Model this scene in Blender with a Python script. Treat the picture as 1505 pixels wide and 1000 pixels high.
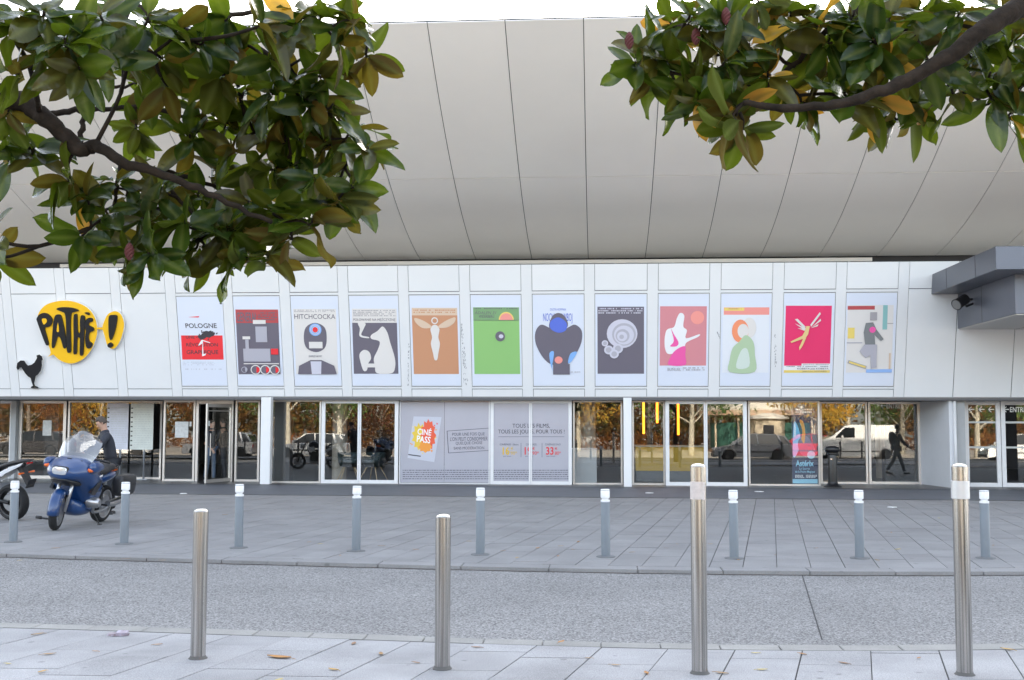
import bpy, math, random
import numpy as np
from mathutils import Vector, Matrix
from mathutils.geometry import tessellate_polygon

for o in list(bpy.data.objects):
    bpy.data.objects.remove(o)
scene = bpy.context.scene
COL = scene.collection
random.seed(7)
R_ = math.radians

# ------------------------------------------------------------------ camera
FPX, CXP, CYP, CAMH = 1682.19, 752.5, 500.0, 1.70
YAW, PITCH, ROLL = 0.0759170, 0.0709012, 0.0025812
_f = Vector((-math.sin(YAW) * math.cos(PITCH), math.cos(YAW) * math.cos(PITCH), math.sin(PITCH)))
_r = Vector((math.cos(YAW), math.sin(YAW), 0))
_u = _r.cross(_f)
CR = _r * math.cos(ROLL) + _u * math.sin(ROLL)
CU = -_r * math.sin(ROLL) + _u * math.cos(ROLL)
CF = _f
CAMP = Vector((0, 0, CAMH))
cam_data = bpy.data.cameras.new('camera')
cam = bpy.data.objects.new('camera', cam_data)
COL.objects.link(cam)
cam.matrix_world = Matrix(((CR.x, CU.x, -CF.x, 0), (CR.y, CU.y, -CF.y, 0), (CR.z, CU.z, -CF.z, CAMH), (0, 0, 0, 1)))
cam_data.sensor_width = 36.0
cam_data.lens = FPX / 1505.0 * 36.0
cam_data.clip_start = 0.05
cam_data.clip_end = 3000
scene.camera = cam

# ------------------------------------------------------------------ sky, sun, exposure
SUN_EL, SUN_AZ = R_(19.2), R_(8.0)          # the sun stands low behind the cinema, slightly to the right
w = bpy.data.worlds.new('World')
scene.world = w
w.use_nodes = True
nt = w.node_tree
sky = nt.nodes.new('ShaderNodeTexSky')
sky.sky_type = 'NISHITA'
sky.sun_disc = False
sky.sun_elevation = SUN_EL
sky.sun_rotation = SUN_AZ
sky.dust_density = 2.0
sky.air_density = 1.0
nt.nodes['Background'].inputs['Strength'].default_value = 0.15
hz = nt.nodes.new('ShaderNodeHueSaturation')          # thin white autumn haze takes colour out of the whole sky
hz.inputs['Saturation'].default_value = 0.50
nt.links.new(sky.outputs[0], hz.inputs['Color'])
nt.links.new(hz.outputs[0], nt.nodes['Background'].inputs['Color'])
sd = bpy.data.lights.new('sun', 'SUN')
sd.energy = 5.0
sd.angle = R_(0.5)
sd.color = (1.0, 0.90, 0.76)
sun = bpy.data.objects.new('sun', sd)
COL.objects.link(sun)
_sd = Vector((math.sin(SUN_AZ) * math.cos(SUN_EL), math.cos(SUN_AZ) * math.cos(SUN_EL), math.sin(SUN_EL)))
sun.rotation_euler = _sd.to_track_quat('Z', 'Y').to_euler()
sun.location = _sd * 80
scene.view_settings.view_transform = 'Standard'
scene.view_settings.look = 'None'
scene.view_settings.gamma = 1.0
scene.view_settings.use_curve_mapping = False
scene.view_settings.exposure = 2.55
scene.render.resolution_x, scene.render.resolution_y = 1024, 680
try:
    scene.cycles.max_bounces = 8
    scene.cycles.transparent_max_bounces = 16
except Exception:
    pass

# ------------------------------------------------------------------ pixels of the photograph to directions
def ray(px, py):
    return CF + CR * ((px - CXP) / FPX) - CU * ((py - CYP) / FPX)
def on_z(px, py, z=0.0):
    d = ray(px, py); return CAMP + d * ((z - CAMH) / d.z)
def on_y(px, py, Y):
    d = ray(px, py); return CAMP + d * (Y / d.y)
def on_plane(px, py, p0, n):
    d = ray(px, py); return CAMP + d * ((p0 - CAMP).dot(n) / d.dot(n))
def at_depth(px, py, L):
    return CAMP + ray(px, py) * L
def to_px(P):
    v = Vector(P) - CAMP; z = v.dot(CF)
    return (CXP + FPX * v.dot(CR) / z, CYP - FPX * v.dot(CU) / z)

# ------------------------------------------------------------------ materials
MATS = {}
def mat(name, col, rough=0.5, metal=0.0, var=0.0, vscale=3.0, bump=0.0, bscale=60.0, objvar=0.0,
        coat=0.0, emit=None, estr=1.0, spec=0.5, col2=None, speck=None, aniso=None, spots=None):
    if name in MATS:
        return MATS[name]
    m = bpy.data.materials.new(name); m.use_nodes = True
    MATS[name] = m
    N, L = m.node_tree.nodes, m.node_tree.links
    b = N['Principled BSDF']
    b.inputs['Base Color'].default_value = (*col, 1)
    b.inputs['Roughness'].default_value = rough
    b.inputs['Metallic'].default_value = metal
    b.inputs['Specular IOR Level'].default_value = spec
    b.inputs['Coat Weight'].default_value = coat
    b.inputs['Coat Roughness'].default_value = 0.05
    if emit:
        b.inputs['Emission Color'].default_value = (*emit, 1)
        b.inputs['Emission Strength'].default_value = estr
    geo = N.new('ShaderNodeNewGeometry')
    cur = None
    if var or col2:
        nz = N.new('ShaderNodeTexNoise'); nz.inputs['Scale'].default_value = vscale
        nz.inputs['Detail'].default_value = 6; nz.inputs['Roughness'].default_value = 0.6
        L.new(geo.outputs['Position'], nz.inputs['Vector'])
        rp = N.new('ShaderNodeValToRGB')
        c2 = col2 if col2 else tuple(c * (1 - var) for c in col)
        c1 = col if col2 else tuple(min(1, c * (1 + var * .6)) for c in col)
        rp.color_ramp.elements[0].position = .3; rp.color_ramp.elements[1].position = .7
        rp.color_ramp.elements[0].color = (*c2, 1); rp.color_ramp.elements[1].color = (*c1, 1)
        L.new(nz.outputs['Fac'], rp.inputs[0]); cur = rp.outputs[0]
    if speck:                      # (scale, amount): fine grain in the stone
        n2 = N.new('ShaderNodeTexNoise'); n2.inputs['Scale'].default_value = speck[0]; n2.inputs['Detail'].default_value = 3
        n2.inputs['Roughness'].default_value = .75
        L.new(geo.outputs['Position'], n2.inputs['Vector'])
        mr = N.new('ShaderNodeMapRange'); mr.inputs[1].default_value = .3; mr.inputs[2].default_value = .7
        mr.inputs[3].default_value = 1 - speck[1]; mr.inputs[4].default_value = 1 + speck[1]
        L.new(n2.outputs['Fac'], mr.inputs[0])
        mx = N.new('ShaderNodeMix'); mx.data_type = 'RGBA'; mx.blend_type = 'MULTIPLY'; mx.inputs[0].default_value = 1
        if cur: L.new(cur, mx.inputs[6])
        else: mx.inputs[6].default_value = (*col, 1)
        L.new(mr.outputs[0], mx.inputs[7]); cur = mx.outputs[2]
    if spots:                      # (scale, radius, strength): old gum marks and drips with their own outlines
        vo = N.new('ShaderNodeTexVoronoi'); vo.inputs['Scale'].default_value = spots[0]; L.new(geo.outputs['Position'], vo.inputs['Vector'])
        nd = N.new('ShaderNodeTexNoise'); nd.inputs['Scale'].default_value = spots[0] * 6; L.new(geo.outputs['Position'], nd.inputs['Vector'])
        ma = N.new('ShaderNodeMath'); ma.operation = 'MULTIPLY_ADD'; ma.inputs[1].default_value = .12; L.new(nd.outputs['Fac'], ma.inputs[0]); L.new(vo.outputs['Distance'], ma.inputs[2])
        mr = N.new('ShaderNodeMapRange'); mr.inputs[1].default_value = spots[1]; mr.inputs[2].default_value = spots[1] + .05; mr.inputs[3].default_value = 1 - spots[2]; mr.inputs[4].default_value = 1; L.new(ma.outputs[0], mr.inputs[0])
        mx = N.new('ShaderNodeMix'); mx.data_type = 'RGBA'; mx.blend_type = 'MULTIPLY'; mx.inputs[0].default_value = 1
        if cur: L.new(cur, mx.inputs[6])
        else: mx.inputs[6].default_value = (*col, 1)
        L.new(mr.outputs[0], mx.inputs[7]); cur = mx.outputs[2]
    if aniso:                      # long brush marks: noise squeezed along the height
        mp = N.new('ShaderNodeMapping'); mp.inputs['Scale'].default_value = aniso[0]; L.new(geo.outputs['Position'], mp.inputs['Vector'])
        n4 = N.new('ShaderNodeTexNoise'); n4.inputs['Scale'].default_value = 1; n4.inputs['Detail'].default_value = 4; L.new(mp.outputs[0], n4.inputs['Vector'])
        mr = N.new('ShaderNodeMapRange'); mr.inputs[1].default_value = .3; mr.inputs[2].default_value = .7; mr.inputs[3].default_value = 1 - aniso[1]; mr.inputs[4].default_value = 1 + aniso[1] * .6; L.new(n4.outputs['Fac'], mr.inputs[0])
        mx = N.new('ShaderNodeMix'); mx.data_type = 'RGBA'; mx.blend_type = 'MULTIPLY'; mx.inputs[0].default_value = 1
        if cur: L.new(cur, mx.inputs[6])
        else: mx.inputs[6].default_value = (*col, 1)
        L.new(mr.outputs[0], mx.inputs[7]); cur = mx.outputs[2]
    if objvar:
        oi = N.new('ShaderNodeObjectInfo')
        mr = N.new('ShaderNodeMapRange'); mr.inputs[3].default_value = 1 - objvar; mr.inputs[4].default_value = 1 + objvar
        L.new(oi.outputs['Random'], mr.inputs[0])
        mx = N.new('ShaderNodeMix'); mx.data_type = 'RGBA'; mx.blend_type = 'MULTIPLY'; mx.inputs[0].default_value = 1
        if cur: L.new(cur, mx.inputs[6])
        else: mx.inputs[6].default_value = (*col, 1)
        L.new(mr.outputs[0], mx.inputs[7]); cur = mx.outputs[2]
    if cur: L.new(cur, b.inputs['Base Color'])
    if bump:
        n3 = N.new('ShaderNodeTexNoise'); n3.inputs['Scale'].default_value = bscale; n3.inputs['Detail'].default_value = 5
        L.new(geo.outputs['Position'], n3.inputs['Vector'])
        bp = N.new('ShaderNodeBump'); bp.inputs['Strength'].default_value = bump; bp.inputs['Distance'].default_value = .01
        L.new(n3.outputs['Fac'], bp.inputs['Height']); L.new(bp.outputs[0], b.inputs['Normal'])
    return m

def glass_mat(name, tint, refl, rough=0.0):
    m = bpy.data.materials.new(name); m.use_nodes = True; MATS[name] = m
    N, L = m.node_tree.nodes, m.node_tree.links
    N.remove(N['Principled BSDF'])
    t = N.new('ShaderNodeBsdfTransparent'); t.inputs[0].default_value = (*tint, 1)
    g = N.new('ShaderNodeBsdfGlossy'); g.inputs['Roughness'].default_value = rough; g.inputs[0].default_value = (1, 1, 1, 1)
    lw = N.new('ShaderNodeLayerWeight'); lw.inputs[0].default_value = .5            # facing: the same from both sides of the pane
    pw = N.new('ShaderNodeMath'); pw.operation = 'POWER'; pw.inputs[1].default_value = 5; L.new(lw.outputs['Facing'], pw.inputs[0])
    ad = N.new('ShaderNodeMath'); ad.operation = 'MULTIPLY_ADD'; ad.inputs[1].default_value = .95 - refl; ad.inputs[2].default_value = .04 + refl; ad.use_clamp = True
    L.new(pw.outputs[0], ad.inputs[0])
    mx = N.new('ShaderNodeMixShader'); L.new(ad.outputs[0], mx.inputs[0]); L.new(t.outputs[0], mx.inputs[1]); L.new(g.outputs[0], mx.inputs[2])
    L.new(mx.outputs[0], N['Material Output'].inputs[0])
    return m

# ------------------------------------------------------------------ objects
def setp(o, label=None, cat=None, group=None, kind=None):
    if label: o['label'] = label
    if cat: o['category'] = cat
    if group: o['group'] = group
    if kind: o['kind'] = kind
    return o
def empty(name, loc=(0, 0, 0), rz=0.0, label=None, cat=None, group=None):
    o = bpy.data.objects.new(name, None); COL.objects.link(o)
    o.location = loc; o.rotation_euler = (0, 0, rz); o.empty_display_size = .2
    return setp(o, label, cat, group)
def copy_tree(o, parent=None):
    c = o.copy(); COL.objects.link(c)
    if parent: c.parent = parent
    for ch in [x for x in o.children]:
        copy_tree(ch, c)
    return c
def wloc(o):
    v = Vector((0, 0, 0))
    while o is not None:
        v = v + o.location; o = o.parent
    return v

class MB:
    def __init__(s): s.v = []; s.f = []; s.m = []; s.uv = None
    def add(s, vs, fs, mi=0):
        k = len(s.v); s.v += [Vector(p) for p in vs]; s.f += [tuple(i + k for i in f) for f in fs]; s.m += [mi] * len(fs)
        return s
    def hexa(s, p, mi=0):          # p: 4 bottom, 4 top, counter-clockwise
        return s.add(p, [(3, 2, 1, 0), (4, 5, 6, 7), (0, 1, 5, 4), (1, 2, 6, 5), (2, 3, 7, 6), (3, 0, 4, 7)], mi)
    def box(s, a, b, mi=0):
        x0, y0, z0 = a; x1, y1, z1 = b
        return s.hexa([(x0, y0, z0), (x1, y0, z0), (x1, y1, z0), (x0, y1, z0), (x0, y0, z1), (x1, y0, z1), (x1, y1, z1), (x0, y1, z1)], mi)
    def cbox(s, c, d, rot=None, mi=0):
        c = Vector(c); h = [x / 2 for x in d]
        p = [Vector((sx * h[0], sy * h[1], sz * h[2])) for sz in (-1, 1) for sx, sy in ((-1, -1), (1, -1), (1, 1), (-1, 1))]
        if rot is not None: p = [rot @ q for q in p]
        return s.hexa([c + q for q in p], mi)
    def rings(s, rs, caps=True, mi=0):
        n = len(rs[0]); k = len(s.v)
        for r in rs: s.v += [Vector(p) for p in r]
        for i in range(len(rs) - 1):
            for j in range(n):
                a, b = k + i * n + j, k + i * n + (j + 1) % n
                s.f.append((a, b, b + n, a + n)); s.m.append(mi)
        if caps:
            s.f.append(tuple(k + j for j in reversed(range(n)))); s.m.append(mi)
            s.f.append(tuple(k + (len(rs) - 1) * n + j for j in range(n))); s.m.append(mi)
        return s
    def tube(s, path, rad, n=10, caps=True, mi=0):
        P = [Vector(p) for p in path]
        if not isinstance(rad, (list, tuple)): rad = [rad] * len(P)
        rs = []; prev = None
        for i, p in enumerate(P):
            t = (P[min(i + 1, len(P) - 1)] - P[max(i - 1, 0)])
            t = t.normalized() if t.length > 1e-9 else Vector((0, 0, 1))
            if prev is None:
                a = t.orthogonal().normalized()
            else:
                a = (prev - t * prev.dot(t)); a = a.normalized() if a.length > 1e-6 else t.orthogonal().normalized()
            prev = a; b = t.cross(a)
            rs.append([p + (a * math.cos(2 * math.pi * j / n) + b * math.sin(2 * math.pi * j / n)) * rad[i] for j in range(n)])
        return s.rings(rs, caps, mi)
    def lathe(s, prof, n=24, c=(0, 0, 0), axis='z', mi=0):
        c = Vector(c); rs = []
        for r, h in prof:
            ring = []
            for j in range(n):
                a = 2 * math.pi * j / n; x, y = r * math.cos(a), r * math.sin(a)
                ring.append(c + (Vector((x, y, h)) if axis == 'z' else Vector((x, h, y)) if axis == 'y' else Vector((h, x, y))))
            if axis == 'y': ring.reverse()
            rs.append(ring)
        return s.rings(rs, True, mi)
    def prism(s, poly3, off, mi=0):        # polygon of 3-D points pushed along off
        P = [Vector(p) for p in poly3]; off = Vector(off); n = len(P)
        tr = tessellate_polygon([P])
        k = len(s.v); s.v += P + [p + off for p in P]
        nrm = Vector((0, 0, 0))
        for i in range(n): nrm += (P[i] - P[0]).cross(P[(i + 1) % n] - P[0])
        flip = nrm.dot(off) > 0
        for t in tr:
            tn = (P[t[1]] - P[t[0]]).cross(P[t[2]] - P[t[0]])
            t = t if tn.dot(off) < 0 else tuple(reversed(t))
            s.f.append(tuple(k + i for i in t)); s.m.append(mi)
            s.f.append(tuple(k + n + i for i in reversed(t))); s.m.append(mi)
        for i in range(n):
            j = (i + 1) % n
            q = (k + i, k + j, k + n + j, k + n + i)
            s.f.append(tuple(reversed(q)) if not flip else q); s.m.append(mi)
        return s
    def build(s, name, m, parent=None, smooth=False, world=False, bevel=0.0, bseg=2, sub=0, auto=None):
        me = bpy.data.meshes.new(name)
        off = wloc(parent) if (world and parent is not None) else Vector((0, 0, 0))
        me.from_pydata([tuple(p - off) for p in s.v], [], s.f)
        for q in (m if isinstance(m, (list, tuple)) else [m]): me.materials.append(q)
        if any(s.m): me.polygons.foreach_set('material_index', s.m)
        if smooth: me.polygons.foreach_set('use_smooth', [True] * len(me.polygons))
        me.update()
        o = bpy.data.objects.new(name, me); COL.objects.link(o)
        if parent is not None: o.parent = parent
        if bevel:
            b = o.modifiers.new('bevel', 'BEVEL'); b.width = bevel; b.segments = bseg; b.limit_method = 'ANGLE'; b.angle_limit = R_(40)
        if sub:
            q = o.modifiers.new('sub', 'SUBSURF'); q.levels = sub; q.render_levels = sub
        if auto is not None:
            try: me.set_sharp_from_angle(angle=R_(auto))
            except Exception: pass
        return o

def text_data(s, bold=0.0):
    cu = bpy.data.curves.new('t', 'FONT'); cu.body = s; cu.size = 1; cu.resolution_u = 3; cu.offset = bold
    cu.align_x = 'LEFT'
    ob = bpy.data.objects.new('t', cu); COL.objects.link(ob)
    dg = bpy.context.evaluated_depsgraph_get()
    me = bpy.data.meshes.new_from_object(ob.evaluated_get(dg))
    vs = [v.co.copy() for v in me.vertices]; fs = [tuple(p.vertices) for p in me.polygons]
    bpy.data.objects.remove(ob); bpy.data.curves.remove(cu); bpy.data.meshes.remove(me)
    return vs, fs
def text_part(name, s, quad, m, parent, bold=0.0, slant=0.0):
    """lettering stretched into a quad of 3-D points: top-left, top-right, bottom-right, bottom-left"""
    vs, fs = text_data(s, bold)
    if not vs: return None
    x0 = min(v.x for v in vs); x1 = max(v.x for v in vs); y0 = min(v.y for v in vs); y1 = max(v.y for v in vs)
    a, b, c, d = [Vector(q) for q in quad]
    mb = MB(); out = []
    for v in vs:
        uu = (v.x - x0) / max(1e-6, x1 - x0); vv = (v.y - y0) / max(1e-6, y1 - y0)
        uu = uu + slant * (vv - .5)
        top = a.lerp(b, uu); bot = d.lerp(c, uu); out.append(bot.lerp(top, vv))
    mb.add(out, fs)
    return mb.build(name, m, parent, world=True)

def smooth_path(pts, n=4):
    P = [Vector(p) for p in pts]; out = []
    for i in range(len(P) - 1):
        p0, p1, p2, p3 = P[max(0, i - 1)], P[i], P[i + 1], P[min(len(P) - 1, i + 2)]
        for k in range(n):
            t = k / n
            out.append(.5 * ((2 * p1) + (p2 - p0) * t + (2 * p0 - 5 * p1 + 4 * p2 - p3) * t * t + (3 * p1 - p0 - 3 * p2 + p3) * t ** 3))
    out.append(P[-1]); return out
def blob(pts, n=4):
    """closed smooth outline through 2-D points"""
    P = [Vector((p[0], p[1], 0)) for p in pts]; m = len(P); out = []
    for i in range(m):
        p0, p1, p2, p3 = P[i - 1], P[i], P[(i + 1) % m], P[(i + 2) % m]
        for k in range(n):
            t = k / n
            q = .5 * ((2 * p1) + (p2 - p0) * t + (2 * p0 - 5 * p1 + 4 * p2 - p3) * t * t + (3 * p1 - p0 - 3 * p2 + p3) * t ** 3)
            out.append((q.x, q.y))
    return out
# ================================================================== the ground
S = 1.0625
M_bed = mat('joint sand', (.075, .073, .07), .95)
M_slab = mat('grey paving slab', (.255, .25, .25), .72, var=.16, vscale=1.3, objvar=.07, speck=(90, .2), spots=(2.6, .115, .30), bump=.15, bscale=120)
M_slabf = mat('pale granite slab', (.335, .33, .335), .75, var=.24, vscale=1.1, objvar=.075, speck=(120, .42), spots=(3.4, .115, .34), bump=.25, bscale=140)
M_gut = mat('concrete gutter', (.31, .30, .28), .85, var=.16, vscale=2.2, objvar=.05, speck=(110, .2), bump=.2)
M_road = mat('worn asphalt', (.228, .222, .218), .88, var=.12, vscale=.7, speck=(52, .95), bump=.6, bscale=75)
M_apron = mat('dark slate apron', (.118, .124, .142), .55, var=.14, vscale=1.5, speck=(80, .15), spots=(1.3, .10, .25))
M_gravel = mat('pale plaza gravel', (.50, .44, .36), .95, var=.2, vscale=.4, speck=(30, .2))

def curve_fit(pts, X):
    xs = [p[0] for p in pts]; ys = [p[1] for p in pts]
    c = np.polyfit(xs, ys, 3)
    lo, hi = xs[0] + .3, xs[-1] - .3
    if X < lo: return float(np.polyval(c, lo) + (X - lo) * np.polyval(np.polyder(c), lo))
    if X > hi: return float(np.polyval(c, hi) + (X - hi) * np.polyval(np.polyder(c), hi))
    return float(np.polyval(c, X))
FARC = [(on_z(x, y).x, on_z(x, y).y) for x, y in ((0, 814), (250, 820.5), (500, 828), (750, 834), (1000, 838), (1250, 839.8), (1500, 840))]
NEARC = [(on_z(x, y).x, on_z(x, y).y) for x, y in ((0, 912), (300, 919), (480, 927), (750, 937), (1000, 942), (1250, 942.5), (1500, 942))]
far_y = lambda X: curve_fit(FARC, max(-16, min(14, X)))
near_y = lambda X: curve_fit(NEARC, max(-12, min(10, X)))

mb = MB(); mb.add([(-400, -400, -.12), (400, -400, -.12), (400, 400, -.12), (-400, 400, -.12)], [(0, 1, 2, 3)])
setp(mb.build('ground', M_gravel), 'pale gravel and sand ground reaching to the horizon', 'ground', kind='structure')
def strip(name, m, fa, fb, z, x0, x1, n=60, label=None, thick=None):
    mb = MB(); vs = []; fs = []
    for i in range(n + 1):
        X = x0 + (x1 - x0) * i / n; vs += [(X, fa(X), z), (X, fb(X), z)]
    for i in range(n): fs.append((2 * i, 2 * i + 2, 2 * i + 3, 2 * i + 1))
    mb.add(vs, fs); return setp(mb.build(name, m), label, name.replace('_', ' '), kind='structure')
ROADZ = -.045
strip('road', M_road, lambda X: near_y(X) - .1, lambda X: far_y(X) + .05, ROADZ, -40, 40, label='grey worn asphalt lane between the two rows of bollards')
plaza = strip('plaza_paving', M_bed, lambda X: far_y(X) + .02, lambda X: 26.2, -.008, -40, 40, label='grey slab paving between the lane and the cinema')
strip('apron', M_apron, lambda X: 25.95, lambda X: 33.2, .004, -40, 40, label='smooth dark stone apron along the cinema front')
front = strip('front_pavement', M_bed, lambda X: 2.0, lambda X: near_y(X) - .28, -.008, -14, 14, label='pale granite pavement with steel bollards on it')
strip('street', mat('dark asphalt', (.07, .07, .072), .85, var=.2, vscale=1.0), lambda X: -9.0, lambda X: -.5, -.10, -60, 60, label='asphalt parking street behind the pavement')
strip('back_pavement', M_gut, lambda X: -.6, lambda X: 2.1, -.012, -60, 60, label='plain concrete pavement beside the parking street')

def clip_poly(P, fn, keep_above=True):
    out = []
    for i in range(len(P)):
        a, b = P[i], P[(i + 1) % len(P)]
        da, db = a[1] - fn(a[0]), b[1] - fn(b[0])
        if not keep_above: da, db = -da, -db
        if da >= 0: out.append(a)
        if (da >= 0) != (db >= 0):
            t = da / (da - db); out.append((a[0] + (b[0] - a[0]) * t, a[1] + (b[1] - a[1]) * t))
    return out
def slab_field(root, m, u, v, wu, wv, gap, x0, x1, y0, y1, lo, hi, ztop, ybuild, stagger, rng, stuff_name='far_slabs', joint_every=0):
    """slabs on a skewed grid; u, v are unit grid directions; those large enough in the picture become parts"""
    u = Vector((*u, 0)); v = Vector((*v, 0)); items = []; rest = MB()
    nu = int((x1 - x0) / wu) + 30; nv = int((y1 - y0) / wv) + 2
    for i in range(-15, nu):
        for j in range(-2, nv):
            st = ((i * 37) % 10) / 10 * wv if stagger else 0
            o = Vector((x0, y0, 0)) + u * (i * wu) + v * (j * wv + st)
            g = gap * (1.7 if joint_every and i % joint_every == 0 else 1)
            a = o + u * g * .5 + v * gap * .5; du = u * (wu - g); dv = v * (wv - gap)
            P = [(q.x, q.y) for q in (a, a + du, a + du + dv, a + dv)]
            P = clip_poly(P, lo, True)
            if len(P) > 2: P = clip_poly(P, hi, False)
            if len(P) < 3: continue
            cxp = sum(p[0] for p in P) / len(P); cyp = sum(p[1] for p in P) / len(P)
            if cyp > y1 + .5: continue
            area = abs(sum(P[k][0] * P[(k + 1) % len(P)][1] - P[(k + 1) % len(P)][0] * P[k][1] for k in range(len(P)))) / 2
            if area < .004: continue
            if cyp < 1.5: continue
            px, py = to_px((cxp, cyp, 0))
            vis = -60 < px < 1565 and py < 1060
            big = area / (cyp ** 3)
            dz = rng.uniform(-.0015, .0025)
            items.append((vis and cyp < ybuild, big, P, ztop + dz, (cxp, cyp)))
    items.sort(key=lambda q: (not q[0], -q[1]))
    for k, (vis, big, P, z, c) in enumerate(items):
        if vis and k < 300:
            mb = MB(); mb.prism([(p[0] - c[0], p[1] - c[1], z - .03) for p in P], (0, 0, .03))
            o = mb.build('slab', m, root); o.location = (c[0], c[1], 0)
        elif -22 < c[0] < 22:
            rest.prism([(p[0], p[1], z - .03) for p in P], (0, 0, .03))
    if rest.f: setp(rest.build(stuff_name, m, root), kind='stuff')
rng = random.Random(3)
a8 = R_(8.4); t1 = R_(1.2)
KW = .30
slab_field(plaza, M_slab, (math.cos(t1), math.sin(t1)), (math.sin(a8), math.cos(a8)), .395, .80, .008, -13, 13, 13.0, 25.9,
           lambda X: far_y(X) + KW + .006, lambda X: 25.9, 0.0, 19.0, True, rng, joint_every=4)
a12 = R_(12.5); t2 = R_(1.5)
slab_field(front, M_slabf, (math.cos(t2), math.sin(t2)), (math.sin(a12), math.cos(a12)), .50, .66, .008, -9, 8, 4.0, 9.6,
           lambda X: 4.0, lambda X: near_y(X) - .345, 0.0, 9.6, True, rng, 'outer_slabs', joint_every=3)
def kerb_run(name, fn_lo, fn_hi, z0, z1, x0, x1, step, m, label):
    bed = MB(); bed.box((x0, fn_lo((x0 + x1) / 2) + .05, z0 - .02), (x0 + .05, fn_lo((x0 + x1) / 2) + .1, z0 - .01))
    root = empty(name, ((x0 + x1) / 2, fn_lo(0), 0), label=label, cat='kerb'); setp(root, kind='structure')
    X = x0
    while X < x1:
        e = X + step * random.uniform(.96, 1.04); g = .004
        mb = MB(); dz = random.uniform(-.003, .003)
        P = [(X + g, fn_lo(X + g)), (e - g, fn_lo(e - g)), (e - g, fn_hi(e - g)), (X + g, fn_hi(X + g))]
        mb.prism([(p[0], p[1], z0) for p in P], (0, 0, z1 - z0 + dz))
        mb.build('kerb_stone', m, root, world=True, bevel=.006, bseg=1)
        X = e
kerb_run('far_kerb', lambda X: far_y(X), lambda X: far_y(X) + KW, -.11, .001, -11.5, 10.5, 1.0, M_slab, 'low kerb of grey stones edging the slab paving')
kerb_run('gutter', lambda X: near_y(X) - .34, lambda X: near_y(X), -.11, -.022, -8.0, 6.8, .47, M_gut, 'pale concrete gutter stones along the granite pavement')
strip('kerb_line', mat('dark kerb line', (.045, .04, .035), .9, col2=(.12, .10, .085), vscale=3.5), lambda X: far_y(X) - .045 - .012 * math.sin(X * 5.3), lambda X: far_y(X) + .004, ROADZ + .004, -11.4, 10.4, 240, label='dark line running along the low kerb')  # mottled dark strip with a wavy edge along the kerb foot
# a tar seam that crosses the lane
sm = MB(); P0 = on_z(1178, 842, ROADZ); P1 = on_z(1208, 940, ROADZ); dd = (P1 - P0).normalized(); nn = Vector((-dd.y, dd.x, 0)) * .0045
sm.prism([P0 + nn, P1 + nn, P1 - nn, P0 - nn], (0, 0, .004))
setp(sm.build('tar_seam', mat('tar', (.03, .03, .032), .7)), 'thin dark tar seam crossing the asphalt lane', 'seam', kind='structure')
# ================================================================== the cinema
M_white = mat('white facade panel', (.72, .725, .735), .38, var=.03, vscale=.6, objvar=.015)
M_strip = mat('white facade strip', (.71, .715, .725), .38, var=.03, vscale=.8)
M_back = mat('dark facade backing', (.05, .05, .055), .8)
M_hull = mat('beige satin cladding', (.84, .81, .77), .34, metal=.0, var=.035, vscale=.35, objvar=.02, bump=.02, bscale=1.2)
M_frame = mat('white aluminium frame', (.72, .72, .73), .35, metal=.0, var=.04, vscale=5)
M_alu = mat('bare aluminium frame', (.58, .55, .52), .35, metal=.6)
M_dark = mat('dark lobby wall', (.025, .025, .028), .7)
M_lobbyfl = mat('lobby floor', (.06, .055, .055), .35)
M_glass = glass_mat('coated shop glass', (.95, .96, .955), .028)
M_soff = mat('soffit grey', (.30, .29, .28), .6)
M_wallw = mat('white render wall', (.66, .67, .70), .7, var=.06, vscale=1.2)
M_concrete = mat('grey concrete', (.40, .41, .42), .8, var=.12, vscale=1.5)
M_slate = mat('slate blue cladding', (.105, .115, .145), .35, metal=.2, var=.05, vscale=1.0, objvar=.05)

YB, ZB, YT, ZT = 28.6717 * S, 2.21837 * S, 27.8524 * S, 5.43720 * S
bld = empty('cinema_building', (0, 31.0, 0), label='long white and beige cinema with glazed ground floor under a leaning panelled band', cat='building')
BP0 = Vector((0, YB, ZB)); BUP = Vector((0, YT - YB, ZT - ZB)).normalized(); BN = Vector((1, 0, 0)).cross(BUP); BN = -BN if BN.y > 0 else BN
def band(px, py, off=0.0):
    return on_plane(px, py, BP0 + BN * off, BN)
def bandp(X, z, off=0.0):
    t = (z - ZB) / (ZT - ZB); return Vector((X, YB + (YT - YB) * t, z)) + BN * off
bz = lambda py: band(870, py).z
bx = lambda px: band(px, 500).x
ROW = [ZT, bz(427.4), bz(432.2), bz(568.3), bz(572.2), ZB]
def band_piece(name, xa, xb, za, zb, m, off=0.0, th=.03):
    mb = MB(); b = -BN * th
    P = [bandp(xa, zb, off), bandp(xb, zb, off), bandp(xb, za, off), bandp(xa, za, off)]
    mb.prism(P, b); return mb.build(name, m, bld, world=True)
XL, XR = bx(-420), bx(1960)
band_piece('band_backing', XL, XR, ZB + .01, ZT - .005, M_back, -.035, .10)
G = .018
panels = [(-138, -71), (-57, 9), (22, 88), (101.5, 168.3), (182, 248), (262.6, 331), (345.3, 414.3), (429.3, 500), (514.7, 587.8),
          (602.7, 677), (692.2, 767), (782.7, 859), (874.2, 951), (966.7, 1042), (1058.3, 1133.6), (1150, 1226), (1241.2, 1316.7)]
pw = 1.27
Xs = [(bx(a), bx(b)) for a, b in panels]
POSTER_X = Xs[5:]
left_ext = []
xx = Xs[0][0]
while xx > XL + 2:
    left_ext.append((xx - .27 - pw, xx - .27)); xx -= pw + .27
allp = left_ext[::-1] + Xs
nle = len(left_ext)
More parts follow.
